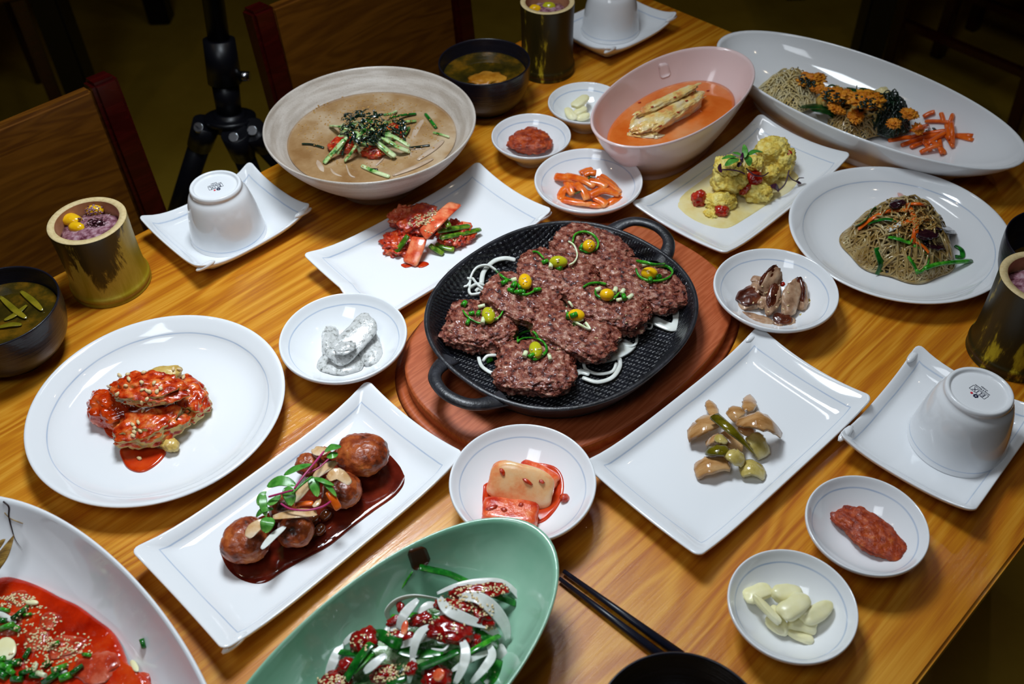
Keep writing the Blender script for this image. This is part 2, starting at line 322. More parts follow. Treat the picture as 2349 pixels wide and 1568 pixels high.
def cyl(p, q, r0, r1=None, n=16, cap=True):
    p, q = Vector(p), Vector(q); r1 = r0 if r1 is None else r1; z = (q-p).normalized(); x = z.orthogonal().normalized(); y = z.cross(x); V = []; F = []
    for s, c, r in ((0, p, r0*.93), (0, p, r0), (1, q, r1), (1, q, r1*.93)):
        off = z*(.0 if r in (r0, r1) else 0)
        for k in range(n): a = 2*PI*k/n; V.append(c + (x*math.cos(a)+y*math.sin(a))*r)
    for j in range(3):
        for k in range(n): F.append((j*n+k, j*n+(k+1) % n, (j+1)*n+(k+1) % n, (j+1)*n+k))
    F.append(tuple(range(n))[::-1]); F.append(tuple(3*n+k for k in range(n))); return V, F
def join(*vf):
    V = []; F = []
    for v, f in vf:
        b = len(V); V += [Vector(x) for x in v]; F += [tuple(i+b for i in q) for q in f]
    return V, F
def catmull(P, n=4, closed=False):
    P = [Vector(p) for p in P]; m = len(P); out = []
    rng = range(m) if closed else range(m-1)
    for i in rng:
        if closed: a, b, c, d = P[(i-1) % m], P[i], P[(i+1) % m], P[(i+2) % m]
        else: a, b, c, d = P[max(i-1, 0)], P[i], P[i+1], P[min(i+2, m-1)]
        for k in range(n):
            t = k/n; out.append(.5*((2*b) + (c-a)*t + (2*a-5*b+4*c-d)*t*t + (3*b-a-3*c+d)*t**3))
    if not closed: out.append(P[-1])
    return out
def dense(prof, n=3):           # smooth a (s,z) profile
    q = catmull([Vector((s, z, 0)) for s, z in prof], n); return [(max(0, v.x), v.y) for v in q]
def lathe(outline, prof, lift=None, noise=0, seed=0):
    n = len(outline); V = []; F = []; rings = []
    for j, (s, z) in enumerate(prof):
        if s < 1e-5: rings.append([len(V)]); V.append(Vector((0, 0, z))); continue
        ids = []
        for k, (x, y) in enumerate(outline):
            wgt = max(0, (s-.45)/.55)**2; ids.append(len(V)); V.append(Vector((x*s, y*s, z + (lift[k]*wgt if lift else 0))))
        rings.append(ids)
    for a, b in zip(rings, rings[1:]):
        for k in range(n):
            k2 = (k+1) % n
            if len(a) == 1 and len(b) == 1: continue
            if len(a) == 1: F.append((a[0], b[k], b[k2]))
            elif len(b) == 1: F.append((a[k], b[0], a[k2]))
            else: F.append((a[k], b[k], b[k2], a[k2]))
    return V, F
def circ(r, n=96): return [(r*math.cos(2*PI*k/n), r*math.sin(2*PI*k/n)) for k in range(n)]
def sup(a, b, p=2, n=128):
    o = []
    for k in range(n):
        t = 2*PI*k/n; c, s = math.cos(t), math.sin(t); r = (abs(c/a)**p + abs(s/b)**p)**(-1/p); o.append((r*c, r*s))
    return o
def rrect(a, b, rc=.006, n=14, bow=0):
    P = []
    cs = [(a-rc, b-rc, 0), (-(a-rc), b-rc, PI/2), (-(a-rc), -(b-rc), PI), (a-rc, -(b-rc), 3*PI/2)]
    for i, (x, y, t0) in enumerate(cs):
        for k in range(5): t = t0 + PI/2*k/4; P.append((x+rc*math.cos(t), y+rc*math.sin(t)))
        x2, y2, t2 = cs[(i+1) % 4]; t = t0+PI/2; p = Vector((x+rc*math.cos(t), y+rc*math.sin(t))); q = Vector((x2+rc*math.cos(t2), y2+rc*math.sin(t2)))
        for k in range(1, n):
            f = k/n; v = p.lerp(q, f); g = 1-bow*(4*f*(1-f)); P.append((v.x*(g if i in (1, 3) else g), v.y*g) if bow else (v.x, v.y))
    return P
def dish(name, x, y, rz, outline, prof, mat, label, cat, lift=None, z=0, group=None, extra=None):
    reset(); V, F = lathe(outline, dense(prof), lift)
    o = thing(name, (x, y, TZ+z), rz, label, cat, group) if extra else None
    if extra:
        part(extra, V, F, mat, o)
    else:
        me = rawmesh(name, V, F, mat); o = bpy.data.objects.new(name, me); COL.objects.link(o); o.location = (x, y, TZ+z); o.rotation_euler = (0, 0, rz); tag(o, label, cat, group)
    m = Matrix.Translation((x, y, TZ+z)) @ Matrix.Rotation(rz, 4, 'Z'); reg(np.array([tuple(m @ v) for v in V]), F); return o
_ico = {}
def ico(n):
    if n not in _ico:
        bm = bmesh.new(); bmesh.ops.create_icosphere(bm, subdivisions=n, radius=1); bm.verts.index_update()
        _ico[n] = (np.array([v.co[:] for v in bm.verts]), [tuple(v.index for v in f.verts) for f in bm.faces]); bm.free()
    return _ico[n]
def P3(p): return p if isinstance(p, Vector) else (at(*p) if len(p) == 3 else hit(*p))
SEED = [1]
def ablob(p, q, w, h, pw=2.2, amp=.08, fr=2.5, res=3, oc=3, zup=0, flat=0, twist=0, cr=None):
    p, q = P3(p), P3(q); c = (p+q)/2; k = mpp(c); L = (q-p).length/2; X = (q-p).normalized(); Z = Vector((0, 0, 1)); Z = (Z - X*Z.dot(X)).normalized(); Y = Z.cross(X)
    if twist: rm = Matrix.Rotation(R(twist), 3, X); Y = rm @ Y; Z = rm @ Z
    D, F = ico(res); SEED[0] += 1; rr = (np.abs(D)**pw).sum(1)**(-1/pw); S = D*rr[:, None]
    nz = fbm(D*fr, SEED[0], oc); S = S*(1+amp*nz)[:, None]
    if flat: S[:, 2] = np.maximum(S[:, 2], -flat)
    a = np.array([L, w*k/2, h*k/2]); B = np.array([tuple(X), tuple(Y), tuple(Z)]); V = (S*a) @ B + np.array(tuple(c)) + np.array([0, 0, zup/1000])
    if cr: dr = (D/a) @ B; dr /= np.linalg.norm(dr, axis=1)[:, None]; V = V + dr*((crumb(V*cr[0], SEED[0])-1.2)*cr[1])[:, None]
    return V, F
def blob(name, p, q, w, h, mat, label=None, cat=None, group=None, parent=None, **kw):
    V, F = ablob(p, q, w, h, **kw); return put(name, V, F, M[mat], parent, label, cat, group)
def astrip(pts, w, t, prof='const', roll=0, cup=0, n=5, world=False, jag=0):
    P = catmull([P3(p) for p in pts], n); k = mpp(P[0]); w = w*k; t = t*k; m = len(P); V = []; F = []; r0, r1 = roll if isinstance(roll, tuple) else (roll, roll)
    side = None; SEED[0] += 1; rs = random.Random(SEED[0])
    for i, c in enumerate(P):
        T = (P[min(i+1, m-1)] - P[max(i-1, 0)]).normalized(); u = i/(m-1)
        if side is None: side = Vector((0, 0, 1)).cross(T); side = side.normalized() if side.length > .05 else T.orthogonal().normalized()
        side = (side - T*side.dot(T)).normalized(); up = T.cross(side); a = R(r0+(r1-r0)*u); S = side*math.cos(a) + up*math.sin(a); U = T.cross(S)
        if prof == 'const': f = 1 if 0 < i < m-1 else .8
        elif prof == 'leaf': f = max(.04, math.sin(PI*min(1, u*1.0))**.65*(1.0-.25*u))
        elif prof == 'drop': f = max(.05, math.sin(PI*u**.75)**.8)
        elif prof == 'taper': f = max(.06, 1-u**2)
        elif prof == 'spindle': f = max(.1, math.sin(PI*(.08+.84*u))**.7)
        ww, tt = w*f/2*(1+jag*rs.uniform(-1, 1)), t*(f if prof != 'leaf' else min(1, f*1.3))/2
        for (a1, b1) in ((1, 0), (.8, .75), (0, 1), (-.8, .75), (-1, 0), (-.8, -.75), (0, -1), (.8, -.75)):
            V.append(c + S*a1*ww + U*(b1*tt + cup*w*a1*a1))
    for i in range(m-1):
        for j in range(8): F.append((i*8+j, i*8+(j+1) % 8, (i+1)*8+(j+1) % 8, (i+1)*8+j))
    F.append(tuple(range(8))[::-1]); F.append(tuple((m-1)*8+j for j in range(8))); return V, F
def strip(name, pts, w, t, mat, label=None, cat=None, group=None, parent=None, kind=None, **kw):
    V, F = astrip(pts, w, t, **kw); return put(name, V, F, M[mat], parent, label, cat, group, kind)
def puddle(name, pts, z, th, mat, label, cat, onsurf=False, group=None):
    C = catmull([Vector((x, y, 0)) for x, y in pts], 5, True); P = [at(v.x, v.y, z) for v in C]
    c = sum(P, Vector())/len(P); V = []; F = []; n = len(P)
    for s, h in ((1, -.3), (.985, .45), (.95, .85), (.85, 1), (.6, .96), (.3, .9)):
        for v in P: q = c + (v-c)*s; V.append(Vector((q.x, q.y, q.z + h*th/1000)))
    V.append(c + Vector((0, 0, .9*th/1000)))
    if onsurf:
        for v in V: v.z = drop(v.x, v.y) + (v.z - TZ - z/1000)
    for j in range(5):
        for k in range(n): F.append((j*n+k, j*n+(k+1) % n, (j+1)*n+(k+1) % n, (j+1)*n+k))
    for k in range(n): F.append((5*n+k, 5*n+(k+1) % n, 6*n))
    return put(name, V, F, M[mat], None, label, cat, group)
def inellipse(cx, cy, rx, ry, ang=0):
    while 1:
        a, b = random.uniform(-1, 1), random.uniform(-1, 1)
        if a*a+b*b < 1: break
    a *= rx; b *= ry; t = R(ang); return cx + a*math.cos(t) - b*math.sin(t), cy + a*math.sin(t) + b*math.cos(t)
def seeds(name, regs, L, Wd, mat, label, cat='sesame', aspect=.6):      # nobody could count them: one object
    VV = []; FF = []; D, F = ico(1)
    for (cx, cy, rx, ry, ang, n) in regs:
        for _ in range(n):
            px, py = inellipse(cx, cy, rx, ry, ang); p = hit(px, py, .25); k = mpp(p); a = random.uniform(0, PI); e = random.uniform(-.3, .3)
            x = Vector((math.cos(a), math.sin(a), e)).normalized(); y = Vector((0, 0, 1)).cross(x).normalized(); z = x.cross(y); b = len(VV)
            taper = 1 - .35*D[:, 0]
            for d, tp in zip(D, taper): VV.append(p + (x*d[0]*L + y*d[1]*Wd*tp + z*d[2]*Wd*.6*tp)*k/2)
            FF += [tuple(i+b for i in f) for f in F]
    return put(name, VV, FF, M[mat], None, label, cat, None, 'stuff', register=False)
def loop(cx, cy, rx, ry, a0, a1, ang=0, n=9, z=None):
    out = []
    for k in range(n):
        a = R(a0+(a1-a0)*k/(n-1)); x, y = rx*math.cos(a), ry*math.sin(a); t = R(ang); X, Y = cx+x*math.cos(t)-y*math.sin(t), cy+x*math.sin(t)+y*math.cos(t)
        out.append((X, Y) if z is None else (X, Y, z))
    return out
def lifted(pts, up):           # rest a path of pixels on the surface below
    return [hit(p[0], p[1], up) for p in pts]
# ------------------------------------------------------------ room
def struct(name, V, F, m, smooth=False): o = put(name, V, F, m, smooth=smooth, register=False); o['kind'] = 'structure'; return o
struct('floor', *box(9, 9, .1, (0, 1.5, -.05), .002), M['floor'])
struct('ceiling', *box(9, 9, .1, (0, 1.5, 2.85), .002), M['wall'])
struct('wall_back', *box(9, .1, 2.8, (0, 6.05, 1.4), .002), M['wall']); struct('wall_front', *box(9, .1, 2.8, (0, -3.05, 1.4), .002), M['wall'])
struct('wall_left', *box(.1, 9.2, 2.8, (-4.55, 1.5, 1.4), .002), M['wall']); struct('wall_right', *box(.1, 9.2, 2.8, (4.55, 1.5, 1.4), .002), M['wall'])
# table
AL0, AL1, OF0, OF1 = -.28, 1.222, .040, 1.0
ctr = ao((AL0+AL1)/2, (OF0+OF1)/2)
tb = thing('dining_table', (ctr.x, ctr.y, 0), TAU, 'large honey-brown wooden dining table covered with dishes', 'table')
LX, LY = AL1-AL0, OF1-OF0
part('tabletop', *box(LX, LY, .032, (0, 0, TZ-.016), .003), M['table'], tb, False)
for sx in (-1, 1):
    for sy in (-1, 1): part('leg', *box(.06, .06, TZ-.034, (sx*(LX/2-.07), sy*(LY/2-.07), (TZ-.034)/2), .004), M['chairred'], tb, False)
    part('apron', *box(.02, LY-.16, .07, (sx*(LX/2-.07), 0, TZ-.069), .002), M['chairred'], tb, False)
for sy in (-1, 1): part('apron', *box(LX-.16, .02, .07, (0, sy*(LY/2-.07), TZ-.069), .002), M['chairred'], tb, False)
# chairs: local x along the table, y away from it
def chair(a, o, rz, label, wd=.40, top=.835, group='wooden dining chairs'):
    p = ao(a, o); r = thing('dining_chair', (p.x, p.y, 0), rz, label, 'chair', group); h = wd/2-.018
    for s in (-1, 1):
        V, F = join(bar((s*h, .0, .43), (s*h, .035, top), .036, .034, .005), bar((s*h, .0, .44), (s*h, .03, 0), .036, .034, .004)); part('back_post', V, F, M['chairred'], r, False)
        part('leg', *bar((s*h, -.36, 0), (s*h, -.36, .42), .034, .034, .004), M['chairred'], r, False)
        part('side_rail', *bar((s*h, -.35, .20), (s*h, .0, .20), .018, .022, .002), M['chairred'], r, False)
    V, F = box(wd-.072, .018, top-.60, (0, 0, 0), .004)
    V = [Vector((v.x, v.y + .026 + v.z*.06 - .014*math.cos(v.x/(wd/2)*PI/2)*0, v.z + (top+.58)/2 + (.010 if v.z > 0 else 0)*(1-(v.x/(wd/2))**2))) for v in V]
    part('backrest', V, F, M['chairwood'], r, False)
    part('seat', *box(wd, .40, .03, (0, -.185, .435), .008), M['chairwood'], r, False)
    part('front_rail', *bar((-h, -.36, .40), (h, -.36, .40), .02, .03, .002), M['chairred'], r, False)
    part('front_rail', *bar((-h, -.36, .24), (h, -.36, .24), .02, .03, .002), M['chairred'], r, False)
    return r
c0 = chair(.225, 1.175, TAU, 'wooden dining chair at left, behind the bamboo cup, plank back with red-brown posts', .41)
dup(c0, ao(.855, 1.19), TAU, 'wooden dining chair behind the beige soup bowl and the black tripod')
def chair_at(x, y, rz, lab, wd=.41): v = Vector((x, y, 0)); return dup(c0, v, rz, lab)
_v = Vector((1.401, 2.260, 0)); c3 = chair(_v.dot(DA), _v.dot(DN), R(-141.5), 'dark wooden chair legs in shadow at the upper right, beside the black table leg', .30)
chair_at(1.808, 2.613, R(-141.5), 'dark wooden chair in shadow at the far upper right corner')
chair_at(-1.518, 2.508, R(30), 'dark red chair legs in shadow at the upper left corner')
def table2(x, y, sx, sy, lab):
    L, Wd = 1.2, .7; t = thing('dining_table', (x+sx*L/2, y+sy*Wd/2, 0), 0, lab, 'table', 'dark tables in the background')
    part('tabletop', *box(L+.1, Wd+.1, .03, (0, 0, .73), .004), M['table'], t, False)
    for i in (-1, 1):
        for j in (-1, 1): part('leg', *box(.068, .068, .714, (i*L/2, j*Wd/2, .357), .005), M['black'], t, False)
table2(.948, 2.332, 1, 1, 'black-legged table in shadow behind the long white dish at the upper right'); table2(-1.097, 2.286, -1, 1, 'black-legged table in shadow at the upper left corner')
# tripod light stand
tp = at(525, 250, -120); tq = at(489, 0, 52); tdir = (tq-tp).normalized()
ts = thing('light_stand', (tp.x, tp.y, 0), 0, 'black metal tripod light stand behind the table between two chairs', 'tripod')
O0 = Vector((tp.x, tp.y, 0)); L_ = lambda vf: ([v-O0 for v in vf[0]], vf[1])
part('pole', *L_(cyl(tp + tdir*.07, tp + tdir*1.95, .017, .013, 24)), M['black'], ts)
part('collar', *L_(join(cyl(tp+tdir*.045, tp+tdir*.115, .027, .025, 24), cyl(tp-tdir*.01, tp+tdir*.05, .020, .022, 24))), M['black'], ts)
part('hub', *L_(join(cyl(tp-tdir*.035, tp-tdir*.005, .030, .026, 24), cyl(tp-tdir*.02, tp-tdir*.012, .042, .042, 24))), M['black'], ts)
part('knob', *L_(cyl(tp+tdir*.055+RT*.024, tp+tdir*.055+RT*.042, .009, .008, 12)), M['chrome'], ts)
FLOORMM = -TZ*1000
for (sx, sy), (fx, fy) in zip(((463, 278), (543, 300), (585, 285)), ((285, 860), (735, 800), (880, 640))):
    s = tp - tdir*.02 + (at(sx, sy, -135)-tp); f = at(fx, fy, FLOORMM+12); g = s + (f-s)*.46
    part('leg', *L_(join(cyl(s, g, .018, .017, 16), cyl(g, f, .0125, .0115, 16), cyl(s+(s-f).normalized()*.02, s-(s-f).normalized()*.03, .023, .020, 16), cyl(g-(f-s).normalized()*.02, g+(f-s).normalized()*.03, .021, .020, 16))), M['black'], ts)
    part('bolt', *L_(cyl(s-FW*.026+Vector((0, 0, .004)), s-FW*.016+Vector((0, 0, .004)), .008, .009, 12)), M['chrome'], ts)
    part('foot', *L_(cyl(f+(s-f).normalized()*.03, f+Vector((0, 0, -.010)), .016, .018, 12)), M['black'], ts)
# ------------------------------------------------------------ tableware
K = 1.2
def pr(h, inner):  # helper for round bowl profiles: inner list then rim and foot
    return inner
BOWL = [(0, .0105), (.3, .0110), (.55, .0162), (.75, .0245), (.88, .0322), (.945, .0374), (.975, .0394), (.995, .0388), (1.0, .0368), (.985, .0350), (.90, .0286), (.75, .0205), (.6, .0134), (.49, .0080), (.43, .0045), (.425, .0), (.38, .0), (.36, .004), (.2, .004), (0, .004)]
DPL = [(0, .0062), (.3, .0062), (.6, .0068), (.74, .0098), (.83, .0158), (.87, .0205), (.93, .0258), (.965, .0286), (.985, .0294), (1.0, .0284), (.99, .0262), (.93, .0215), (.82, .0110), (.66, .0045), (.64, .0), (.60, .0), (.58, .0035), (.3, .0035), (0, .0035)]
def line_round(r): return porcelain('porcelain_blue_ring', 'round', r, 0, .00075)
mM, mS, mP = line_round(.0565), line_round(.0440), line_round(.1065)
def bowlM(x, y, lab): return dish('side_dish_bowl', x*K, y*K, 0, circ(.0657), BOWL, mM, lab, 'bowl', group='white side dish bowls')
def bowlS(x, y, lab): return dish('sauce_dish', x*K, y*K, 0, circ(.0514), [(s, z*.92) for s, z in BOWL], mS, lab, 'dish', group='small white condiment dishes')
def plateP(x, y, lab): return dish('round_plate', x*K, y*K, 0, circ(.1243, 128), DPL, mP, lab, 'plate', group='large round white plates')
RPL = [(0, .0060), (.4, .0060), (.7, .0064), (.80, .0082), (.86, .0122), (.90, .0148), (.95, .0172), (.98, .0180), (.995, .0176), (1.0, .0160), (.985, .0135), (.93, .0100), (.84, .0055), (.74, .0030), (.73, .0), (.69, .0), (.68, .0030), (.3, .0030), (0, .0030)]
def rectlift(o, a, b, e, d, low=()): return [(0 if any(x*sx > 0 and y*sy > 0 for sx, sy in low) and abs(x/a) > .3 else 1)*(e*abs(x/a)**4*(.45+.55*abs(y/b)**2) + d*abs(y/b)**4*abs(x/a)**2) for x, y in o]
_rm = {}
def rplate(name, x, y, a, b, rz, lab, cat, e=.014, d=0, grp='rectangular white plates', lips=((1, -1),), low=()):
    o = rrect(a, b, .007, 16, .012); key = round(a, 3), round(b, 3)
    if key not in _rm: _rm[key] = porcelain('porcelain_blue_frame', 'rect', a*.86, b*.84, .0008)
    t = dish(name, x, y, rz, o, RPL, _rm[key], lab, cat, rectlift(o, a, b, e, d, low), group=grp, extra='plate_body')
    for sx, sy in lips:        # folded-looking corner lip
        V, F = ico(2); L = .013; V = V*np.array([L, .0040, .0034]) + np.array([sx*(a-L*.86), sy*(b-.0030), .0138+e*.70+d*.6])
        part('corner_lip', [Vector(v) for v in V], F, M['porc'], t)
    return t
# ---- inverted cups on saucers
CUP = [(0, .0690), (.45, .0690), (.54, .0692), (.57, .0715), (.60, .0722), (.64, .0718), (.665, .0690), (.655, .0665), (.675, .0640), (.76, .0580), (.85, .0430), (.915, .0260), (.96, .0120), (.982, .0040), (1.0, .0012), (.985, .0), (.965, .0012), (.93, .012), (.88, .032), (.78, .052), (.6, .062), (0, .064)]
mCup = porcelain('porcelain_cup', 'z', .0065, 0, .0009)
def text(parent, s, size, loc, rz, mat):
    cu = bpy.data.curves.new('maker_mark', 'FONT'); cu.body = s; cu.size = size; cu.align_x = 'CENTER'; cu.align_y = 'CENTER'; cu.extrude = .00008; cu.resolution_u = 3
    t = bpy.data.objects.new('t', cu); COL.objects.link(t); dg = bpy.context.evaluated_depsgraph_get(); me = bpy.data.meshes.new_from_object(t.evaluated_get(dg)); bpy.data.objects.remove(t)
    me.materials.append(mat); me.materials[0] = mat
    o = bpy.data.objects.new('maker_mark', me); COL.objects.link(o); o.parent = parent; o.location = loc; o.rotation_euler = (0, 0, rz); return o
def cup(x, y, z, lab, rz):
    V, F = lathe(circ(.0452, 80), dense(CUP)); t = thing('tea_cup', (x, y, TZ+z), 0, lab, 'cup', 'upturned white cups'); part('cup_body', V, F, mCup, t)
    zt = .0692; e = Matrix.Rotation(rz, 3, 'Z')
    def at2(u, v): q = e @ Vector((u, v, 0)); return (q.x, q.y, zt)
    text(t, 'ELIX', .0066, at2(0, 0), rz, M['navy']); text(t, 'Strong & Beautiful', .0022, at2(0, -.0048), rz, M['navy']); text(t, 'KOREA', .0022, at2(0, -.0076), rz, M['navy'])
    fr = [box(.0165, .0004, .0002, (0, s*.0031, 0), .00005) for s in (-1, 1)] + [box(.0004, .0062, .0002, (s*.0082, 0, 0), .00005) for s in (-1, 1)]
    V, F = join(*fr); part('mark_frame', [e @ v + Vector((0, 0, zt)) for v in V], F, M['navy'], t)
    V, F = join(*[cyl((math.cos(a)*.0016, math.sin(a)*.0016, 0), (math.cos(a)*.0016, math.sin(a)*.0016, .0002), .0009, n=10) for a in [k*PI/3 for k in range(6)]])
    q = Vector(at2(-.0015, .0062)); part('mark_flower', [v + q for v in V], F, M['navy'], t)
    V, F = cyl((0, 0, 0), (0, 0, .0002), .0012, n=14); q = Vector(at2(.0030, .0062)); part('mark_dot', [v + q for v in V], F, M['redprint'], t)
    return t
sa, sb = .0790, .0655
p = ao(.335*K, .7655*K); rplate('saucer', p.x, p.y, sa, sb, TAU, 'white saucer with raised corners under the cup at left', 'saucer', .012, .006, 'white saucers under the cups', ((1, -1), (-1, -1)))
p = at(523, 527, 12); cup(p.x, p.y, .0062, 'upturned white cup on the left saucer beside the bamboo cup', R(208))
p = ao(.581*K, .127*K); rplate('saucer', p.x, p.y, sa, sb, TAU+R(3), 'white saucer with raised corners under the cup at right edge', 'saucer', .012, .006, 'white saucers under the cups', ((-1, 1), (1, 1)))
p = at(2197, 1001, 12); cup(p.x, p.y, .0062, 'upturned white cup on the saucer at the right edge', R(122))
p = ao(.903*K, .757*K); rplate('saucer', p.x, p.y, sa, sb, TAU-R(2), 'white saucer with raised corners at the top behind the pink bowl', 'saucer', .012, .006, 'white saucers under the cups', ((1, -1), (-1, -1)))
p = at(1400, 62, 12); cup(p.x, p.y, .0062, 'upturned white cup on the saucer at the top behind the pink bowl', R(200))
# ---- bamboo cups
def bamboo_cup(x, y, r, h, mat, lab, fill, tx=0):
    t = thing('bamboo_cup', (x, y, TZ), 0, lab, 'cup', 'bamboo cups of rice')
    prof = [(1.0*.99, h), (.99, h-.004), (.97, h*.7), (.97, h*.35), (1.0, h*.17), (1.045, h*.12), (1.05, h*.08), (1.02, h*.05), (1.03, .0), (.8, 0), (0, .001)]
    part('bamboo_wall', *lathe(circ(r, 72), dense(prof, 4)), mat, t)
    part('cut_rim', *lathe(circ(r, 72), [(.80, h-.002), (.81, h+.0002), (.97, h+.0006), (.99, h-.0002), (.99, h-.002)]), M['bamboocut'], t)
    part('inner_wall', *lathe(circ(r, 72), [(.80, h), (.79, h-.02), (.78, h-.035), (0, h-.035)]), M['bambooin'], t)
    V, F = ico(4); V = V.copy(); nz = fbm(V*7, int(x*100), 3); V = V*np.array([r*.795, r*.795, .010])*(1+.10*nz)[:, None]*1.0; V[:, 0:2] = np.clip(V[:, 0:2], -r*.8, r*.8); V += np.array([x, y, TZ+h-.019])
    reset(); put('rice', V, F, M['rice'], None, 'purple rice filling '+fill, 'rice', 'rice in the bamboo cups', 'stuff')
    return t
c = Vector((-.3825*K, .7145*K, 0)); bamboo_cup(c.x, c.y, .0425, .0905, M['bamboo'], 'bamboo cup of purple rice at left, dark above and yellow-green below', 'the left bamboo cup')
for (a, b, wd, m, lab) in (((196, 482), (238, 480), 30, 'gink', 'yellow ginkgo nut on the rice in the left bamboo cup'), ((135, 497), (186, 508), 34, 'gink', 'folded orange chestnut slice in the left bamboo cup'), ((158, 520), (196, 524), 26, 'gink', 'orange chestnut at the front rim inside the left bamboo cup'), ((200, 512), (242, 514), 26, 'bean', 'dark jujube slice on the rice in the left bamboo cup')):
    blob('ginkgo_nut' if m == 'gink' and 'ginkgo' in lab else ('chestnut' if m == 'gink' else 'jujube_slice'), at(*a, 80), at(*b, 80), wd, 26, m, lab, 'nut' if m == 'gink' else 'fruit', res=3, amp=.06)
seeds('rice_grain', [(215, 490, 38, 34, 0, 160)], 9, 4, 'rice', 'loose glossy rice grains on top of the left bamboo cup', 'rice')
c = Vector((.0525*K, 1.0885*K, 0)); bamboo_cup(c.x, c.y, .0385, .106, M['bamboo2'], 'scraped bamboo cup of rice at the top, beside a black bowl', 'the top bamboo cup')
blob('ginkgo_nut', at(1213, 22, 94), at(1242, 22, 94), 22, 22, 'gink', 'orange ginkgo nut in the top bamboo cup, left', 'nut'); blob('ginkgo_nut', at(1243, 17, 94), at(1275, 17, 94), 24, 24, 'ginkg', 'green-yellow ginkgo nut in the top bamboo cup, right', 'nut')
c = Vector((.4335*K, .589*K, 0)); bamboo_cup(c.x, c.y, .0425, .102, M['bamboo2'], 'scraped dark bamboo cup of rice cut off at the right edge', 'the right bamboo cup')
blob('ginkgo_nut', at(2338, 688, 88), at(2360, 690, 88), 24, 22, 'gink', 'yellow ginkgo nut in the right bamboo cup', 'nut')
# ---- black soup bowls
BB = [(0, .012), (.4, .013), (.7, .024), (.88, .044), (.95, .064), (.965, .0695), (.985, .0705), (1.0, .0690), (1.0, .062), (.98, .046), (.90, .026), (.72, .011), (.55, .007), (.53, 0), (.47, 0), (.45, .005), (0, .005)]
def bbowl(x, y, lab, soup=.052):
    t = dish('soup_bowl', x*K, y*K, 0, circ(.0626), BB, M['blackbowl'], lab, 'bowl', group='black soup bowls')
    V, F = lathe(circ(.0626*(.90 if soup < .06 else .93)), [(0, 0), (.3, 0), (.6, .0), (.85, .0), (.97, .0), (1.0, .0005), (1.0, -.002), (0, -.003)]); V = [v + Vector((x*K, y*K, TZ+soup)) for v in V]
    put('soup', V, F, M['soup'], None, 'clear brown soup in the ' + lab, 'soup', 'soup in the black bowls', 'stuff'); return t
bbowl(-.4395, .6215, 'black bowl cut off at the left edge')
CABL = ['upper left', 'upper right', 'bottom', 'lower crossing']
for k, (a, b, c_) in enumerate((((0, 680), (35, 712), (60, 730)), ((48, 668), (75, 690), (97, 712)), ((-5, 752), (25, 745), (50, 745)), ((10, 735), (35, 722), (62, 700)))):
    strip('cabbage_strip', [at(*q, 53+random.random()) for q in (a, b, c_)], 15, 5, 'soupleaf', CABL[k] + ' yellow-green cabbage strip in the soup of the left black bowl', 'vegetable', 'cabbage strips in the left soup', cup=.1, prof='spindle')
bbowl(-.0225, 1.010, 'black bowl behind the beige bowl, beside the top bamboo cup')
blob('egg_ribbon', at(1072, 183, 52), at(1158, 176, 52), 55, 10, 'soupegg', 'orange egg ribbon floating in the black bowl behind the beige bowl', 'egg', amp=.3, fr=3)
bbowl(.0925, .2370, 'black bowl cut off at the bottom edge', .030)
bbowl(.4930, .662, 'black bowl just showing at the right edge', .030)
# ---- chopsticks
for a, b, lab in (((1293, 1309, 5), (1563, 1503, 5), 'right'), ((1283, 1326, 5), (1533, 1516, 5), 'left')):
    p, q = at(*a), at(*b); V, F = cyl(p, q, .0018, .0042, 12); put('chopstick', V, F, M['chopstick'], None, 'black chopstick on the table below the green bowl, %s of the pair' % lab, 'chopstick', 'pair of black chopsticks')
# ================================================================ round bowls with food
def many(fn, items): [fn(*i) for i in items]
# grey jelly
bowlM(-.1443, .5997, 'white bowl of grey jelly slices, left of the hot plate')
blob('jelly_slice', (738, 822, 15), (830, 838, 15), 84, 26, 'mook', 'bottom slice of grey speckled jelly', 'jelly', 'grey jelly slices', res=4, pw=3, amp=.12, fr=1.6)
blob('jelly_slice', (836, 760, 18), (856, 838, 16), 56, 26, 'mook', 'rounded grey jelly slice at the right of the pile', 'jelly', 'grey jelly slices', res=4, pw=2.6, amp=.14, fr=1.8)
blob('jelly_slice', (760, 750, 22), (757, 815, 20), 40, 24, 'mook', 'grey jelly slice at the back left of the pile', 'jelly', 'grey jelly slices', res=4, pw=3, amp=.16, fr=1.6, twist=-25)
blob('jelly_slice', (765, 828, 26), (855, 732, 36), 66, 15, 'mook', 'long flat grey jelly slice lying on top of the pile', 'jelly', 'grey jelly slices', res=4, pw=4, amp=.14, fr=1.6, twist=12)
blob('jelly_slice', (768, 806, 36), (815, 790, 36), 34, 14, 'mook', 'small curled lump of grey jelly on top of the long slice', 'jelly', 'grey jelly slices', res=4, pw=2.4, amp=.25, fr=2)
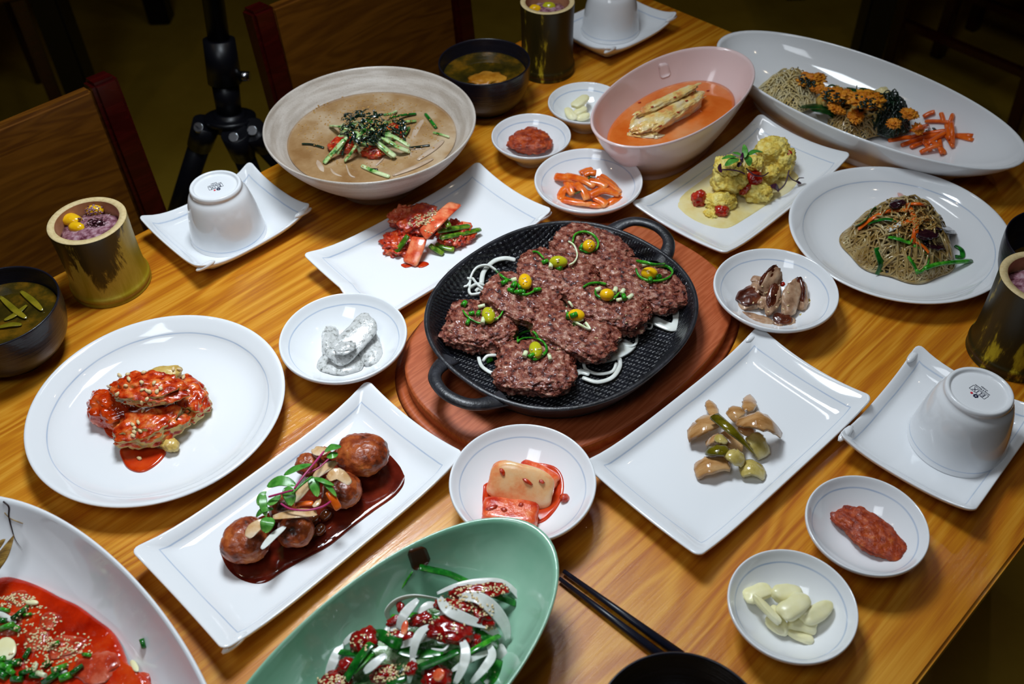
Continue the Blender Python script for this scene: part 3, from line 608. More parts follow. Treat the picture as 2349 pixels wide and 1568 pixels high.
# orange radish
RADL = ['upper left end', 'left short downward', 'upper long', 'left curling', 'bottom left', 'middle slanting', 'topmost', 'back hidden', 'right outer', 'right inner', 'right arching', 'lower right short', 'bottom right corner', 'bottom edge', 'center top', 'center lower']
bowlM(.0818, .8152, 'white bowl of orange radish strips behind the hot plate')
for i, s in enumerate([((1273, 405, 24), (1300, 408, 26), (1330, 414, 27)), ((1300, 412, 22), (1306, 430, 20), (1315, 447, 16)), ((1295, 404, 26), (1335, 412, 30), (1365, 428, 28)), ((1285, 460, 14), (1290, 440, 16), (1304, 432, 18)), ((1288, 458, 14), (1320, 463, 15), (1360, 468, 14)), ((1320, 422, 28), (1338, 438, 26), (1347, 458, 20)), ((1338, 402, 28), (1352, 396, 30), (1368, 397, 30)), ((1330, 398, 26), (1345, 391, 28), (1358, 388, 28)), ((1368, 408, 28), (1395, 420, 24), (1422, 442, 18)), ((1376, 404, 24), (1405, 425, 20), (1424, 452, 14)), ((1352, 448, 24), (1385, 436, 26), (1420, 446, 22)), ((1362, 452, 20), (1380, 462, 18), (1392, 470, 16)), ((1395, 466, 14), (1408, 460, 16), (1424, 452, 16)), ((1340, 466, 12), (1370, 470, 14), (1400, 468, 12)), ((1350, 415, 30), (1375, 420, 30), (1392, 430, 28)), ((1310, 420, 22), (1340, 440, 20), (1375, 452, 18))]):
    strip('radish_strip', [(q[0], q[1], q[2]+2) for q in s], 20, 12, 'radish', RADL[i] + ' orange radish strip in the bowl behind the hot plate', 'radish', 'orange radish strips', roll=(random.uniform(-25, 25), random.uniform(-25, 25)), jag=.08)
for p in ((1325, 443), (1356, 408)): blob('green_bit', hit(p[0]-7, p[1]+3, 1), hit(p[0]+8, p[1]-3, 1), 11, 5, 'scald', 'green scallion flake on the orange radish strips', 'scallion', 'flakes on the orange radish', res=2)
# mushrooms
bowlM(.2356, .6450, 'white bowl of sliced mushrooms, right of the hot plate')
def mush(p, q, w, h, lab, cap=True, tw=0, flesh=True):
    p, q = at(*p), at(*q); t = thing('mushroom_slice', ((p+q)/2)[:], 0, lab, 'mushroom', 'sliced mushrooms'); t.location.z = min(p.z, q.z)
    if flesh: p_, q_ = p+(p-q)*.08, q+(q-p)*.08; V, F = ablob(p_, q_, w*1.25, h*1.1, pw=2.8, amp=.2, fr=2.2, res=4, twist=tw); put('flesh', V, F, M['mushf'], t)
    if cap:
        s = Vector((0, 0, mpp(p)*h*.42)) + Vector((-.0012, .001, 0)); 
        V, F = ablob(p+s+(p-q)*.05, q+s+(q-p)*.05, w*1.2, h*.75, pw=2.3, amp=.12, fr=2, res=4, twist=tw); put('cap_skin', V, F, M['mushc'], t)
mush((1701, 700, 15), (1748, 668, 20), 44, 20, 'brown mushroom cap slice at the left of the bowl')
mush((1700, 722, 13), (1772, 742, 12), 22, 16, 'long thin mushroom slice at the front left', False)
mush((1776, 738, 13), (1818, 738, 13), 30, 22, 'short mushroom slice at the front')
mush((1724, 640, 17), (1752, 646, 17), 20, 12, 'small pale mushroom slice at the back left', False)
mush((1728, 668, 22), (1746, 660, 24), 30, 16, 'pinkish mushroom lump at the back left', False)
mush((1768, 714, 18), (1782, 662, 30), 26, 24, 'dark glossy mushroom slice in the middle', True, 30)
mush((1752, 672, 28), (1783, 622, 44), 34, 16, 'tallest dark mushroom cap standing in the middle', True, 45)
mush((1742, 702, 18), (1758, 680, 22), 22, 20, 'light brown mushroom piece left of the middle', False)
mush((1838, 706, 16), (1832, 648, 30), 26, 24, 'dark mushroom slice at the right', True, -50)
mush((1808, 718, 20), (1822, 650, 36), 34, 14, 'large pale mushroom slice leaning on the right', False, 25)
strip('onion_slice', [(1838, 726, 14), (1850, 716, 14), (1846, 704, 15)], 16, 4, 'picklew', 'translucent onion slice at the right of the mushrooms', 'onion'); strip('onion_slice', [(1845, 696, 16), (1860, 690, 18), (1874, 686, 19)], 20, 4, 'picklew', 'yellow onion slice beside the mushrooms', 'onion')
blob('chili_bit', (1790, 655, 30), (1800, 648, 32), 12, 10, 'tomato', 'small red chili piece among the mushrooms', 'chili', res=2); blob('green_bit', (1728, 636, 18), (1740, 634, 18), 8, 5, 'scal', 'green scallion bit behind the mushrooms', 'scallion', res=2)
seeds('sesame', [(1770, 690, 45, 40, 0, 14)], 7, 4, 'sesame', 'sesame seeds on the mushrooms')
# radish kimchi
bowlM(.0049, .4414, 'white bowl of radish kimchi in front of the hot plate')
puddle('kimchi_juice', [(1108, 1130), (1120, 1110), (1200, 1070), (1262, 1075), (1290, 1100), (1292, 1140), (1270, 1180), (1235, 1205), (1160, 1200), (1112, 1180)], 12.5, 1.6, 'orangesauce', 'thin orange kimchi juice in the radish kimchi bowl', 'sauce', True)
blob('radish_chunk', (1190, 1072, 22), (1278, 1112, 18), 52, 34, 'kkakr', 'red radish chunk at the back of the bowl', 'radish', 'radish kimchi chunks', pw=4, amp=.07, res=4)
blob('radish_chunk', (1122, 1092, 30), (1270, 1132, 22), 30, 96, 'kkak', 'large pale orange radish slab standing in the bowl', 'radish', 'radish kimchi chunks', pw=3.4, amp=.05, fr=1.5, res=4, twist=-42)
blob('radish_chunk', (1107, 1172, 22), (1234, 1186, 22), 66, 44, 'kkakr', 'orange radish block at the front of the bowl', 'radish', 'radish kimchi chunks', pw=6, amp=.05, fr=2, res=4)
blob('kimchi_crumb', (1284, 1142, 20), (1306, 1142, 20), 21, 20, 'kimr', 'round red kimchi crumb at the right of the bowl', 'kimchi', amp=.15)
for a, b in (((1148, 1075), (1158, 1092)), ((1200, 1098), (1222, 1112)), ((1236, 1102), (1250, 1108)), ((1115, 1170), (1140, 1160)), ((1150, 1165), (1162, 1172)), ((1190, 1160), (1200, 1155))): blob('chili_bit', hit(*a, .5), hit(*b, .5), 11, 7, 'kimr', 'red chili flake clump on the radish kimchi', 'chili', 'chili flakes on the radish kimchi', res=2, amp=.3)
# pastes
bowlS(.249, .3968, 'small white dish of red-brown paste at the lower right')
blob('chili_paste', (1922, 1168, 18), (2070, 1272, 18), 96, 40, 'paste', 'mound of red-brown chili paste in the lower right dish', 'paste', 'chili paste mounds', res=5, cr=(300, .0016), pw=2.2, amp=.16, fr=2.2, oc=5)
bowlS(.0268, .9012, 'small white dish of red paste behind the orange radish bowl')
blob('chili_paste', (1166, 322, 22), (1266, 326, 22), 82, 38, 'paste', 'mound of red chili paste in the dish behind the radish bowl', 'paste', 'chili paste mounds', res=5, cr=(300, .0016), pw=2.4, amp=.16, fr=2.3, oc=5)
# garlic
bowlS(.1823, .3351, 'small white dish of garlic slices at the bottom right')
for a, b, w_, h_, lab in (((1760, 1415, 16), (1808, 1452, 16), 36, 18, 'curved garlic slice at the left of the dish'), ((1800, 1440, 15), (1864, 1470, 15), 32, 18, 'garlic slice at the front of the dish'), ((1808, 1425, 20), (1872, 1440, 18), 34, 24, 'garlic clove half behind the front slice'), ((1708, 1372, 22), (1766, 1345, 24), 44, 20, 'garlic wedge at the upper left of the dish'), ((1772, 1360, 24), (1838, 1362, 24), 42, 30, 'rounded garlic clove at the back'), ((1792, 1414, 28), (1850, 1370, 30), 50, 32, 'largest garlic clove in the middle of the pile'), ((1842, 1424, 24), (1906, 1384, 26), 40, 30, 'cut garlic clove at the right of the pile'), ((1728, 1364, 30), (1792, 1432, 26), 20, 20, 'long thin garlic sliver lying across the left'), ((1765, 1395, 24), (1790, 1405, 24), 26, 18, 'small garlic piece hidden in the middle')):
    blob('garlic_piece', a, b, w_, h_, 'garlic', lab, 'garlic', 'garlic in the bottom right dish', res=4, pw=3.0, amp=.16, fr=1.3, oc=2, twist=random.uniform(-30, 30))
bowlS(.0905, .9643, 'small white dish of garlic beside the pink bowl')
for a, b, w_, lab in (((1300, 250, 22), (1318, 272, 18), 20, 'garlic slice at the left of the dish by the pink bowl'), ((1316, 246, 26), (1348, 220, 30), 26, 'upright garlic slice at the back of that far dish'), ((1318, 262, 20), (1345, 248, 22), 22, 'garlic clove in the middle of that far dish'), ((1322, 272, 16), (1352, 264, 18), 16, 'front garlic slice of that far dish')):
    blob('garlic_piece', a, b, w_, 15, 'garlic', lab, 'garlic', 'garlic in the dish beside the pink bowl', res=4, pw=2.9, amp=.16, fr=1.3, oc=2)
# ================================================================ plates
# fried pieces in chili sauce
plateP(-.2913, .5369, 'large round white plate of sauced fried pieces at left')
puddle('chili_sauce', [(276, 1030), (284, 1062), (300, 1078), (325, 1083), (350, 1072), (374, 1050), (378, 1032), (330, 1022)], 7, 1.6, 'orangesauce', 'red sauce puddle in front of the fried pieces', 'sauce')
puddle('chili_sauce', [(200, 942), (206, 962), (232, 976), (248, 1000), (268, 1006), (280, 990), (260, 950), (220, 930)], 7, 1.6, 'orangesauce', 'red sauce puddle at the left of the fried pieces', 'sauce')
blob('fried_piece', (206, 922, 22), (312, 950, 20), 88, 68, 'redsauce', 'left fried piece fully covered in red sauce', 'fritter', 'fried pieces in chili sauce', res=5, cr=(150, .0016), amp=.19, fr=2.6, oc=4)
blob('fried_piece', (408, 875, 22), (456, 955, 18), 88, 64, 'glazed', 'right fried piece with pale batter showing', 'fritter', 'fried pieces in chili sauce', res=5, cr=(150, .0016), amp=.19, fr=2.6, oc=4)
blob('fried_piece', (266, 1002, 22), (430, 948, 24), 98, 72, 'glazed', 'front fried piece half covered in red sauce', 'fritter', 'fried pieces in chili sauce', res=5, cr=(150, .0016), amp=.2, fr=2.6, oc=4)
blob('fried_piece', (258, 892, 50), (430, 892, 46), 90, 54, 'glazed', 'top fried piece resting on the other three', 'fritter', 'fried pieces in chili sauce', res=5, cr=(150, .0016), amp=.2, fr=2.6, oc=4)
blob('batter_crust', (372, 1010, 16), (408, 1030, 12), 34, 26, 'batter', 'knob of golden crust at the front of the fried pieces', 'crust', amp=.2, res=4)
blob('batter_crust', (325, 868, 44), (420, 852, 40), 44, 34, 'batter', 'edge of golden crust behind the top fried piece', 'crust', amp=.15, res=4)
for (x, y) in ((275, 862), (294, 860), (296, 870), (330, 856), (326, 878), (354, 880), (290, 886), (270, 905), (327, 896), (337, 897), (344, 899), (361, 899), (369, 892), (326, 925), (338, 916), (344, 928), (329, 943), (318, 970), (305, 975), (309, 983), (322, 990), (309, 992), (306, 1000), (320, 1052), (398, 848), (412, 849), (421, 866), (252, 888)):
    a = random.uniform(0, PI); dx, dy = 6*math.cos(a), 5*math.sin(a)
    blob('peanut_bit', hit(x-dx, y-dy, 1.2), hit(x+dx, y+dy, 1.2), random.uniform(7, 10), 8, 'nut', 'chopped peanut bit on the sauced fried pieces', 'peanut', 'peanut bits on the fried pieces', res=1, pw=3, amp=.2)
# glass noodles
plateP(.3737, .7317, 'large round white plate of glass noodles at right')
def strands(name, c, rx, ry, h, n, r, mat, label, rz=0, wig=.5, ln=30, kind='stuff', cat='noodles', base=0):
    VV = []; FF = []; rs = random.Random(5+n)
    for i in range(n):
        a = rs.uniform(0, 2*PI); b = math.sqrt(rs.random()); x, y = math.cos(a)*b, math.sin(a)*b; hd = rs.uniform(0, 2*PI); cv = rs.uniform(-.25, .25); lay = rs.uniform(.45, 1.0); P = []
        for k in range(ln):
            hd += cv + rs.uniform(-.12, .12); x += math.cos(hd)*.09; y += math.sin(hd)*.09; rr = math.hypot(x, y)
            if rr > .88: tgt = math.atan2(-y, -x); hd += .55*math.sin(tgt-hd)+.06
            if rr > 1.02: x *= 1.02/rr; y *= 1.02/rr
            zz = (1-min(1, x*x+y*y))**.8*lay*h*(1+.15*math.sin(k*.7+i)+.10*math.sin(3.1*x+1)*math.cos(2.7*y+n)) + r*2.2*lay
            wb_ = 1+.04*math.sin(3*math.atan2(y, x)+n)+.04*math.sin(7*math.atan2(y, x)); X, Y = x*rx*wb_, y*ry*wb_; P.append(Vector((c.x + X*math.cos(rz)-Y*math.sin(rz), c.y + X*math.sin(rz)+Y*math.cos(rz), TZ+base+zz)))
        b0 = len(VV); side = None
        for k, q in enumerate(P):
            T = (P[min(k+1, ln-1)]-P[max(k-1, 0)]).normalized(); s = T.orthogonal() if side is None else side - T*side.dot(T); s.normalize(); side = s; u = T.cross(s)
            for j in range(5): aa = 2*PI*j/5; VV.append(q + (s*math.cos(aa)+u*math.sin(aa))*r)
        for k in range(ln-1):
            for j in range(5): FF.append((b0+k*5+j, b0+k*5+(j+1) % 5, b0+(k+1)*5+(j+1) % 5, b0+(k+1)*5+j))
    return put(name, VV, FF, M[mat], None, label, cat, None, kind)
c = at(2062, 562, 10); strands('glass_noodles', c, .060, .060, .052, 250, .0012, 'noodle', 'tangle of translucent brown glass noodles on the right round plate', base=.007, ln=34)
many(lambda pts, w_, t_, m, lab, cat: strip(lab[0], lifted(pts, 1.5), w_, t_, m, lab[1], cat, lab[2]), [
    ([(2063, 446), (2080, 470), (2096, 500), (2100, 530), (2093, 560)], 13, 5, 'carrot', ('carrot_strip', 'carrot strip standing highest on the glass noodles', 'carrot strips on the noodles'), 'carrot'),
    ([(1968, 528), (2005, 500), (2040, 486), (2082, 484)], 11, 5, 'carrot', ('carrot_strip', 'long carrot strip across the back of the noodles', 'carrot strips on the noodles'), 'carrot'),
    ([(2068, 518), (2090, 508), (2130, 505)], 12, 5, 'carrot', ('carrot_strip', 'short carrot strip in the middle of the noodles', 'carrot strips on the noodles'), 'carrot'),
    ([(2100, 556), (2118, 568), (2130, 582)], 9, 5, 'carrot', ('carrot_strip', 'thin carrot strip at the right of the noodles', 'carrot strips on the noodles'), 'carrot'),
    ([(2082, 470), (2110, 470), (2122, 476)], 9, 5, 'carrot', ('carrot_strip', 'carrot strip half hidden under sesame on the noodles', 'carrot strips on the noodles'), 'carrot'),
    ([(1963, 520), (1985, 508), (2000, 485), (2010, 480)], 15, 3, 'scald', ('spinach_leaf', 'dark green spinach at the back left of the noodles', 'greens on the noodles'), 'spinach'),
    ([(1990, 515), (2025, 505), (2060, 510)], 13, 3, 'scald', ('spinach_leaf', 'dark green spinach under the carrot strips', 'greens on the noodles'), 'spinach'),
    ([(2038, 545), (2060, 550), (2085, 558), (2092, 552)], 13, 4, 'scal', ('chive_stalk', 'bright green chive folded in the middle of the noodles', 'greens on the noodles'), 'chive'),
    ([(2010, 570), (2016, 590), (2020, 610), (2012, 632)], 16, 3, 'scald', ('spinach_leaf', 'dark green spinach at the front left of the noodles', 'greens on the noodles'), 'spinach'),
    ([(2190, 565), (2205, 575), (2206, 590), (2190, 590)], 12, 3, 'scald', ('spinach_leaf', 'dark green spinach at the right of the noodles', 'greens on the noodles'), 'spinach')])
many(lambda pts, w_, t_, m, nm, lab, cat: strip(nm, lifted(pts, 1.6), w_, t_, m, lab, cat, 'greens on the noodles'), [
    ([(2082, 590, 18), (2096, 610, 14), (2104, 630, 10)], 8, 5, 'scal', 'chive_stalk', 'thin green chive at the front of the noodles', 'chive'),
    ([(2095, 565, 26), (2122, 580, 20), (2128, 605, 14), (2112, 626, 10), (2100, 622, 9)], 9, 6, 'scal', 'chive_stalk', 'green chive looping down the front of the noodles', 'chive'),
    ([(2120, 618, 9), (2160, 606, 10), (2228, 600, 10)], 12, 8, 'scal', 'chive_stalk', 'long green chive pointing right from the noodles', 'chive')])
for a, b, lab in (((2100, 540), (2150, 535), 'black wood ear mushroom in the middle of the noodles'), ((2140, 522), (2185, 530), 'black wood ear mushroom at the right of the noodles'), ((2120, 558), (2165, 566), 'black wood ear mushroom low at the right of the noodles'), ((2040, 470), (2075, 468), 'black wood ear mushroom at the top of the noodles')):
    blob('wood_ear', hit(*a, 1), hit(*b, 1), 34, 12, 'bean', lab, 'mushroom', 'wood ear pieces on the noodles', res=4, amp=.25, fr=2.4)
strip('onion_strip', lifted([(2036, 534), (2055, 524), (2066, 516)], 3), 12, 5, 'onion', 'pale onion strip on the noodles', 'onion')
seeds('sesame', [(2090, 500, 42, 22, 10, 200), (2070, 520, 38, 20, 0, 90), (2120, 512, 30, 18, 0, 60)], 7, 3.6, 'sesameb', 'toasted sesame seeds on the glass noodles')
# ---- rectangular plates
def RP(x, y, a, rz, lab, lips, low=()): return rplate('rectangular_plate', x*K, y*K, a*K/2, .1375*.5, rz, lab, 'plate', lips=lips, low=low)
# kimchi
RP(-.076, .748, .219, .717, 'rectangular white plate of fresh cabbage kimchi behind the grey jelly bowl', ((1, -1),), ((-1, -1),))
blob('kimchi_heap', (878, 560, 10), (960, 560, 10), 74, 34, 'kimr', 'shredded red kimchi at the front left of the heap', 'kimchi', 'kimchi heap', res=5, cr=(260, .0022), amp=.3, fr=3, oc=4)
blob('kimchi_heap', (905, 520, 18), (1010, 490, 20), 90, 52, 'kimr', 'main mound of red shredded kimchi', 'kimchi', 'kimchi heap', res=5, cr=(260, .0022), amp=.26, fr=3, oc=4)
blob('kimchi_heap', (1010, 560, 10), (1075, 520, 14), 80, 36, 'kimr', 'red kimchi leaf at the right of the heap', 'kimchi', 'kimchi heap', res=5, cr=(260, .0022), amp=.28, fr=3, oc=4)
blob('kimchi_heap', (896, 505, 24), (945, 478, 26), 46, 26, 'kimo', 'orange frilled kimchi leaf at the back left', 'kimchi', 'kimchi heap', res=5, cr=(260, .0022), amp=.3, fr=3.5, oc=4)
strip('kimchi_leaf', [(888, 493, 20), (905, 503, 24), (925, 515, 26)], 15, 8, 'kimo', 'thin kimchi stalk sticking out at the left', 'kimchi', prof='spindle')
strip('kimchi_leaf', [(1045, 468, 34), (1020, 490, 40), (995, 515, 38), (970, 540, 28)], 36, 7, 'kimo', 'broad orange kimchi leaf across the top of the heap', 'kimchi', cup=.05)
strip('kimchi_leaf', [(962, 545, 26), (955, 570, 20), (940, 606, 8)], 38, 7, 'kimo', 'broad orange kimchi leaf hanging at the front', 'kimchi', cup=.05)
strip('kimchi_leaf', [(1070, 510, 20), (1058, 540, 14), (1040, 562, 9)], 30, 5, 'kimo', 'orange kimchi leaf under the scallions at the right', 'kimchi', cup=.05)
for a, lab in (([(1004, 530, 28), (1040, 524, 26), (1078, 518, 22)], 'upper green scallion stalk at the right of the kimchi'), ([(1008, 545, 22), (1050, 538, 20), (1102, 526, 14)], 'lower green scallion stalk pointing right'), ([(985, 562, 16), (1000, 572, 12), (1017, 582, 8)], 'green scallion stalk at the front of the kimchi'), ([(936, 540, 28), (922, 560, 20), (906, 583, 10)], 'green scallion stalk at the left front of the kimchi'), ([(1020, 500, 34), (1026, 512, 34), (1030, 520, 32)], 'short green scallion stalk under the broad leaf'), ([(1000, 560, 12), (1020, 568, 11), (1042, 572, 10)], 'short red-green scallion bit at the front')):
    strip('scallion_stalk', a, 14, 9, 'kimg', lab, 'scallion', 'scallions in the kimchi')
puddle('kimchi_juice', [(920, 606), (930, 614), (950, 610), (966, 614), (984, 606), (975, 600), (950, 602)], 6.3, .8, 'orangesauce', 'small smear of kimchi juice in front of the kimchi heap', 'sauce')
seeds('sesame', [(955, 506, 20, 12, -20, 40), (985, 498, 24, 12, -40, 55), (1000, 535, 30, 20, 0, 12), (1040, 552, 14, 8, 0, 6)], 7.5, 3.8, 'sesame', 'sesame seeds on the kimchi heap')
# glazed meatballs
RP(-.158, .435, .223, .795, 'rectangular white plate of glazed meatballs at the lower left', ((-1, -1),))
z2 = lambda x, y: (450+x/3.915, 950+y/3.915)
puddle('brown_sauce', [z2(*q) for q in ((210, 1150), (240, 1330), (340, 1460), (500, 1525), (640, 1505), (800, 1400), (1000, 1290), (1200, 1180), (1400, 1020), (1600, 870), (1800, 730), (1895, 600), (1915, 480), (1880, 370), (1800, 240), (1700, 170), (1560, 138), (1400, 165), (1300, 260), (1000, 560), (700, 850), (400, 1000))], 6.4, 1.7, 'brownsauce', 'dark brown glaze pooled around the meatballs', 'sauce')
mb = lambda x, y, z, rx, h, lab, sq=1.0: blob('meatball', (z2(x-rx, y)+(z,)), (z2(x+rx, y)+(z,)), 2*rx*sq/3.915, h, 'meatball', lab, 'meatball', 'glazed meatballs', res=5, cr=(160, .0010), amp=.07, fr=1.8, oc=5, pw=2.2)
mb(1000, 450, 24, 110, 46, 'meatball mostly hidden at the back middle'); mb(1130, 360, 18, 80, 34, 'small meatball piece behind the onions')
mb(1310, 680, 26, 175, 66, 'meatball in the middle right, under the onion'); mb(890, 1040, 24, 165, 58, 'orange-brown meatball in the middle front')
mb(800, 850, 26, 140, 60, 'meatball under the greens'); mb(1490, 360, 28, 235, 76, 'rightmost meatball at the back of the row', .9); mb(445, 1130, 26, 215, 80, 'leftmost meatball at the front of the row', 1.0)
for (x, y, lab) in ((1160, 900, 'upper'), (1110, 1030, 'lower'), (1050, 940, 'inner')): blob('glazed_bean', z2(x-40, y+50)+(13,), z2(x+45, y-40)+(15,), 24, 24, 'brownbean', '%s shiny brown bean beside the meatballs' % lab, 'bean', 'beans beside the meatballs')
zz = lambda l: [z2(x, y)+(z,) for x, y, z in l]
many(lambda pts, w_, t_, m, lab: strip('onion_slice', zz(pts), w_, t_, m, lab, 'onion', 'glazed onion slices', cup=.12, prof='spindle'), [
    ([(690, 930, 44), (850, 900, 48), (1000, 890, 46), (1080, 890, 42)], 26, 4, 'gonion', 'broad glazed onion slice across the front'),
    ([(470, 1110, 46), (520, 1030, 48), (620, 960, 48)], 32, 5, 'gonion', 'amber onion slice on the leftmost meatball'),
    ([(590, 1210, 46), (690, 1100, 44), (800, 1010, 40)], 20, 4, 'onion', 'clear white onion slice at the front of the leftmost meatball'),
    ([(880, 790, 50), (960, 690, 54), (1050, 580, 54)], 24, 4, 'gonion', 'glazed onion slice in the middle'),
    ([(1060, 570, 52), (1160, 490, 54), (1260, 430, 52)], 26, 4, 'gonion', 'glazed onion slice near the back meatball'),
    ([(1190, 590, 56), (1270, 540, 58), (1380, 630, 52)], 34, 4, 'gonion', 'triangular onion piece on the middle right meatball'),
    ([(1060, 310, 34), (1110, 340, 36), (1180, 330, 36)], 30, 4, 'gonion', 'amber onion slice at the back'),
    ([(1050, 830, 48), (1090, 800, 48), (1110, 760, 48)], 14, 6, 'gonion', 'short onion end beside the carrot')])
strip('carrot_strip', zz([(890, 810, 46), (970, 800, 48), (1050, 800, 48)]), 13, 8, 'carrot', 'short carrot strip in the middle of the meatball topping', 'carrot'); strip('carrot_strip', zz([(1190, 690, 54), (1230, 760, 50), (1280, 850, 42)]), 19, 9, 'carrot', 'carrot stick at the right of the meatball topping', 'carrot')
many(lambda pts, w_, lab: strip('green_leaf', zz(pts), w_, 2.4, 'leaf', lab, 'leaf', 'small leaves on the meatballs', prof='leaf', cup=.08, roll=random.uniform(-15, 15)), [
    ([(1160, 330, 62), (1220, 300, 66), (1300, 290, 62)], 30, 'pale leaf at the top right of the meatball greens'), ([(1180, 370, 62), (1220, 370, 64), (1270, 350, 62)], 22, 'second pale leaf at the top right of the greens'),
    ([(790, 550, 56), (900, 490, 60), (1040, 450, 56)], 28, 'long green leaf at the back of the topping'), ([(640, 650, 54), (760, 600, 60), (900, 640, 58)], 32, 'wide green leaf left of the topping'),
    ([(800, 660, 60), (840, 730, 60), (850, 820, 54)], 34, 'green leaf hanging in the middle of the topping'), ([(600, 700, 50), (600, 800, 50), (630, 920, 44)], 22, 'narrow green leaf at the left edge'),
    ([(560, 820, 46), (580, 740, 50), (630, 690, 50)], 18, 'pale green leaf at the far left of the topping'), ([(1030, 560, 60), (1060, 640, 58), (1090, 740, 52)], 28, 'green leaf at the right of the topping'),
    ([(1060, 570, 60), (1140, 600, 62), (1240, 640, 58)], 16, 'thin green leaf pointing right'), ([(1130, 600, 58), (1190, 650, 58), (1260, 740, 52)], 16, 'dark green leaf above the carrot stick'),
    ([(660, 930, 50), (640, 980, 52), (620, 1060, 46)], 38, 'round leaf on the amber onion'), ([(540, 920, 42), (600, 860, 48), (700, 850, 48)], 16, 'green leaf tip at the lower left'), ([(640, 800, 52), (700, 780, 54), (760, 720, 54)], 22, 'pale green leaf in the middle left')])
many(lambda pts, w_, lab, m: strip('stem', zz(pts), w_, w_, m, lab, 'stem', 'stems on the meatballs'), [
    ([(1150, 330, 64), (1060, 440, 68), (960, 560, 68), (880, 670, 66)], 4.5, 'magenta stem running through the greens', 'magenta'), ([(1190, 400, 64), (1100, 480, 64), (1000, 530, 64)], 3.5, 'thin magenta stem beside the pale leaves', 'magenta'),
    ([(870, 680, 66), (760, 710, 62), (650, 740, 58)], 4.5, 'magenta stem ending at the left', 'magenta'), ([(760, 800, 54), (850, 850, 54), (1000, 860, 54), (1130, 830, 52), (1210, 780, 50)], 4.5, 'curved magenta stem at the front', 'magenta'), ([(1040, 560, 64), (950, 630, 66), (860, 710, 64)], 5, 'green stem crossing the magenta one', 'leaf')])
# yolk salad
RP(.241, .821, .222, .769, 'rectangular white plate of yolk salad behind the noodle plate', ((1, 1),))
z4 = lambda x, y: (1400+x/3.915, 250+y/3.915); q4 = lambda l: [z4(x, y)+(z,) for x, y, z in l]
puddle('yolk_puddle', [z4(*q) for q in ((560, 830), (600, 940), (720, 1010), (880, 1060), (1050, 1070), (1250, 960), (1450, 830), (1640, 720), (1720, 560), (1640, 420), (1400, 300), (1250, 300), (1000, 500), (750, 680))], 6.3, .7, 'eggp', 'pale yellow dressing spread under the yolk salad', 'sauce')
for a, b, w_, h_, lab in (((1400, 470, 22), (1640, 480, 22), 62, 66, 'largest yolk-covered lump at the back'), ((1330, 380, 36), (1590, 350, 36), 56, 46, 'upper back lump of yolk sauce'), ((930, 640, 28), (1200, 620, 28), 62, 62, 'tall yolk-covered lump at the front left'), ((950, 500, 48), (1170, 520, 48), 48, 34, 'top knob of the front left yolk lump'), ((860, 830, 12), (1120, 820, 14), 44, 34, 'low yolk lump at the front'), ((1190, 730, 16), (1440, 760, 14), 46, 34, 'yolk lump at the middle right'), ((1230, 460, 40), (1350, 520, 36), 34, 36, 'yolk lump between front and back'), ((850, 930, 8), (960, 950, 8), 26, 14, 'drip of yolk sauce at the front left'), ((1380, 560, 26), (1500, 600, 24), 34, 30, 'yolk lump below the back one')):
    blob('yolk_lump', z4(a[0]-15, a[1])+(a[2],), z4(b[0]+15, b[1])+(b[2],), w_*1.22, h_*1.15, 'egg', lab, 'salad', 'yolk salad lumps', res=5, cr=(230, .0024), amp=.15, fr=2.6, oc=5)
for a, b, w_, h_, lab in (((740, 830, 12), (860, 790, 14), 28, 40, 'red tomato wedge at the left of the yolk salad'), ((940, 910, 12), (1060, 920, 12), 24, 24, 'small red tomato piece at the front'), ((1220, 620, 26), (1360, 640, 26), 34, 34, 'red tomato piece in the middle of the yolk salad'), ((1190, 700, 24), (1230, 740, 20), 24, 30, 'orange tomato piece beside the front lump'), ((1570, 400, 36), (1620, 430, 34), 20, 22, 'red tomato bit on the back lump')):
    blob('tomato_piece', z4(*a[:2])+(a[2],), z4(*b[:2])+(b[2],), w_, h_, 'tomato', lab, 'tomato', 'tomato in the yolk salad', amp=.22, pw=2.6, res=4)
many(lambda pts, w_, m, lab: strip('micro_leaf', q4(pts), w_, 2, m, lab, 'leaf', 'leaves on the yolk salad', prof='leaf', cup=.08), [
    ([(1200, 440, 70), (1210, 380, 74), (1200, 320, 76)], 16, 'leaf', 'green leaf standing at the top of the yolk salad'), ([(1130, 430, 70), (1060, 430, 72), (1000, 450, 68)], 14, 'leaf', 'green leaf pointing left on the yolk salad'),
    ([(1150, 450, 68), (1090, 470, 70), (1030, 510, 64)], 22, 'leaf', 'larger green leaf at the left of the sprig'), ([(1180, 420, 70), (1140, 400, 72), (1100, 390, 70)], 12, 'leaf', 'small green leaf at the back of the sprig'),
    ([(1230, 420, 68), (1300, 380, 68), (1370, 390, 64)], 16, 'leaf', 'green leaf pointing right on the yolk salad'), ([(1210, 420, 68), (1240, 460, 66), (1250, 510, 60)], 22, 'leaf', 'green leaf hanging at the right of the sprig'),
    ([(1190, 390, 74), (1180, 450, 72), (1190, 480, 66)], 9, 'purple', 'purple leaf within the green sprig'), ([(1000, 570, 62), (980, 540, 64), (990, 490, 66)], 12, 'purple', 'purple leaf at the left end of the curved stem'),
    ([(1180, 480, 66), (1160, 500, 64), (1150, 525, 62)], 14, 'purple', 'small purple leaf below the sprig'), ([(1510, 740, 14), (1480, 700, 20), (1430, 700, 18)], 30, 'purple', 'purple leaf at the right front of the yolk salad'),
    ([(1680, 640, 14), (1700, 620, 18), (1740, 620, 16)], 13, 'purple', 'purple leaf at the far right of the stem'), ([(1670, 640, 12), (1690, 660, 12), (1715, 665, 10)], 9, 'purple', 'tiny purple leaf under the far right one')])
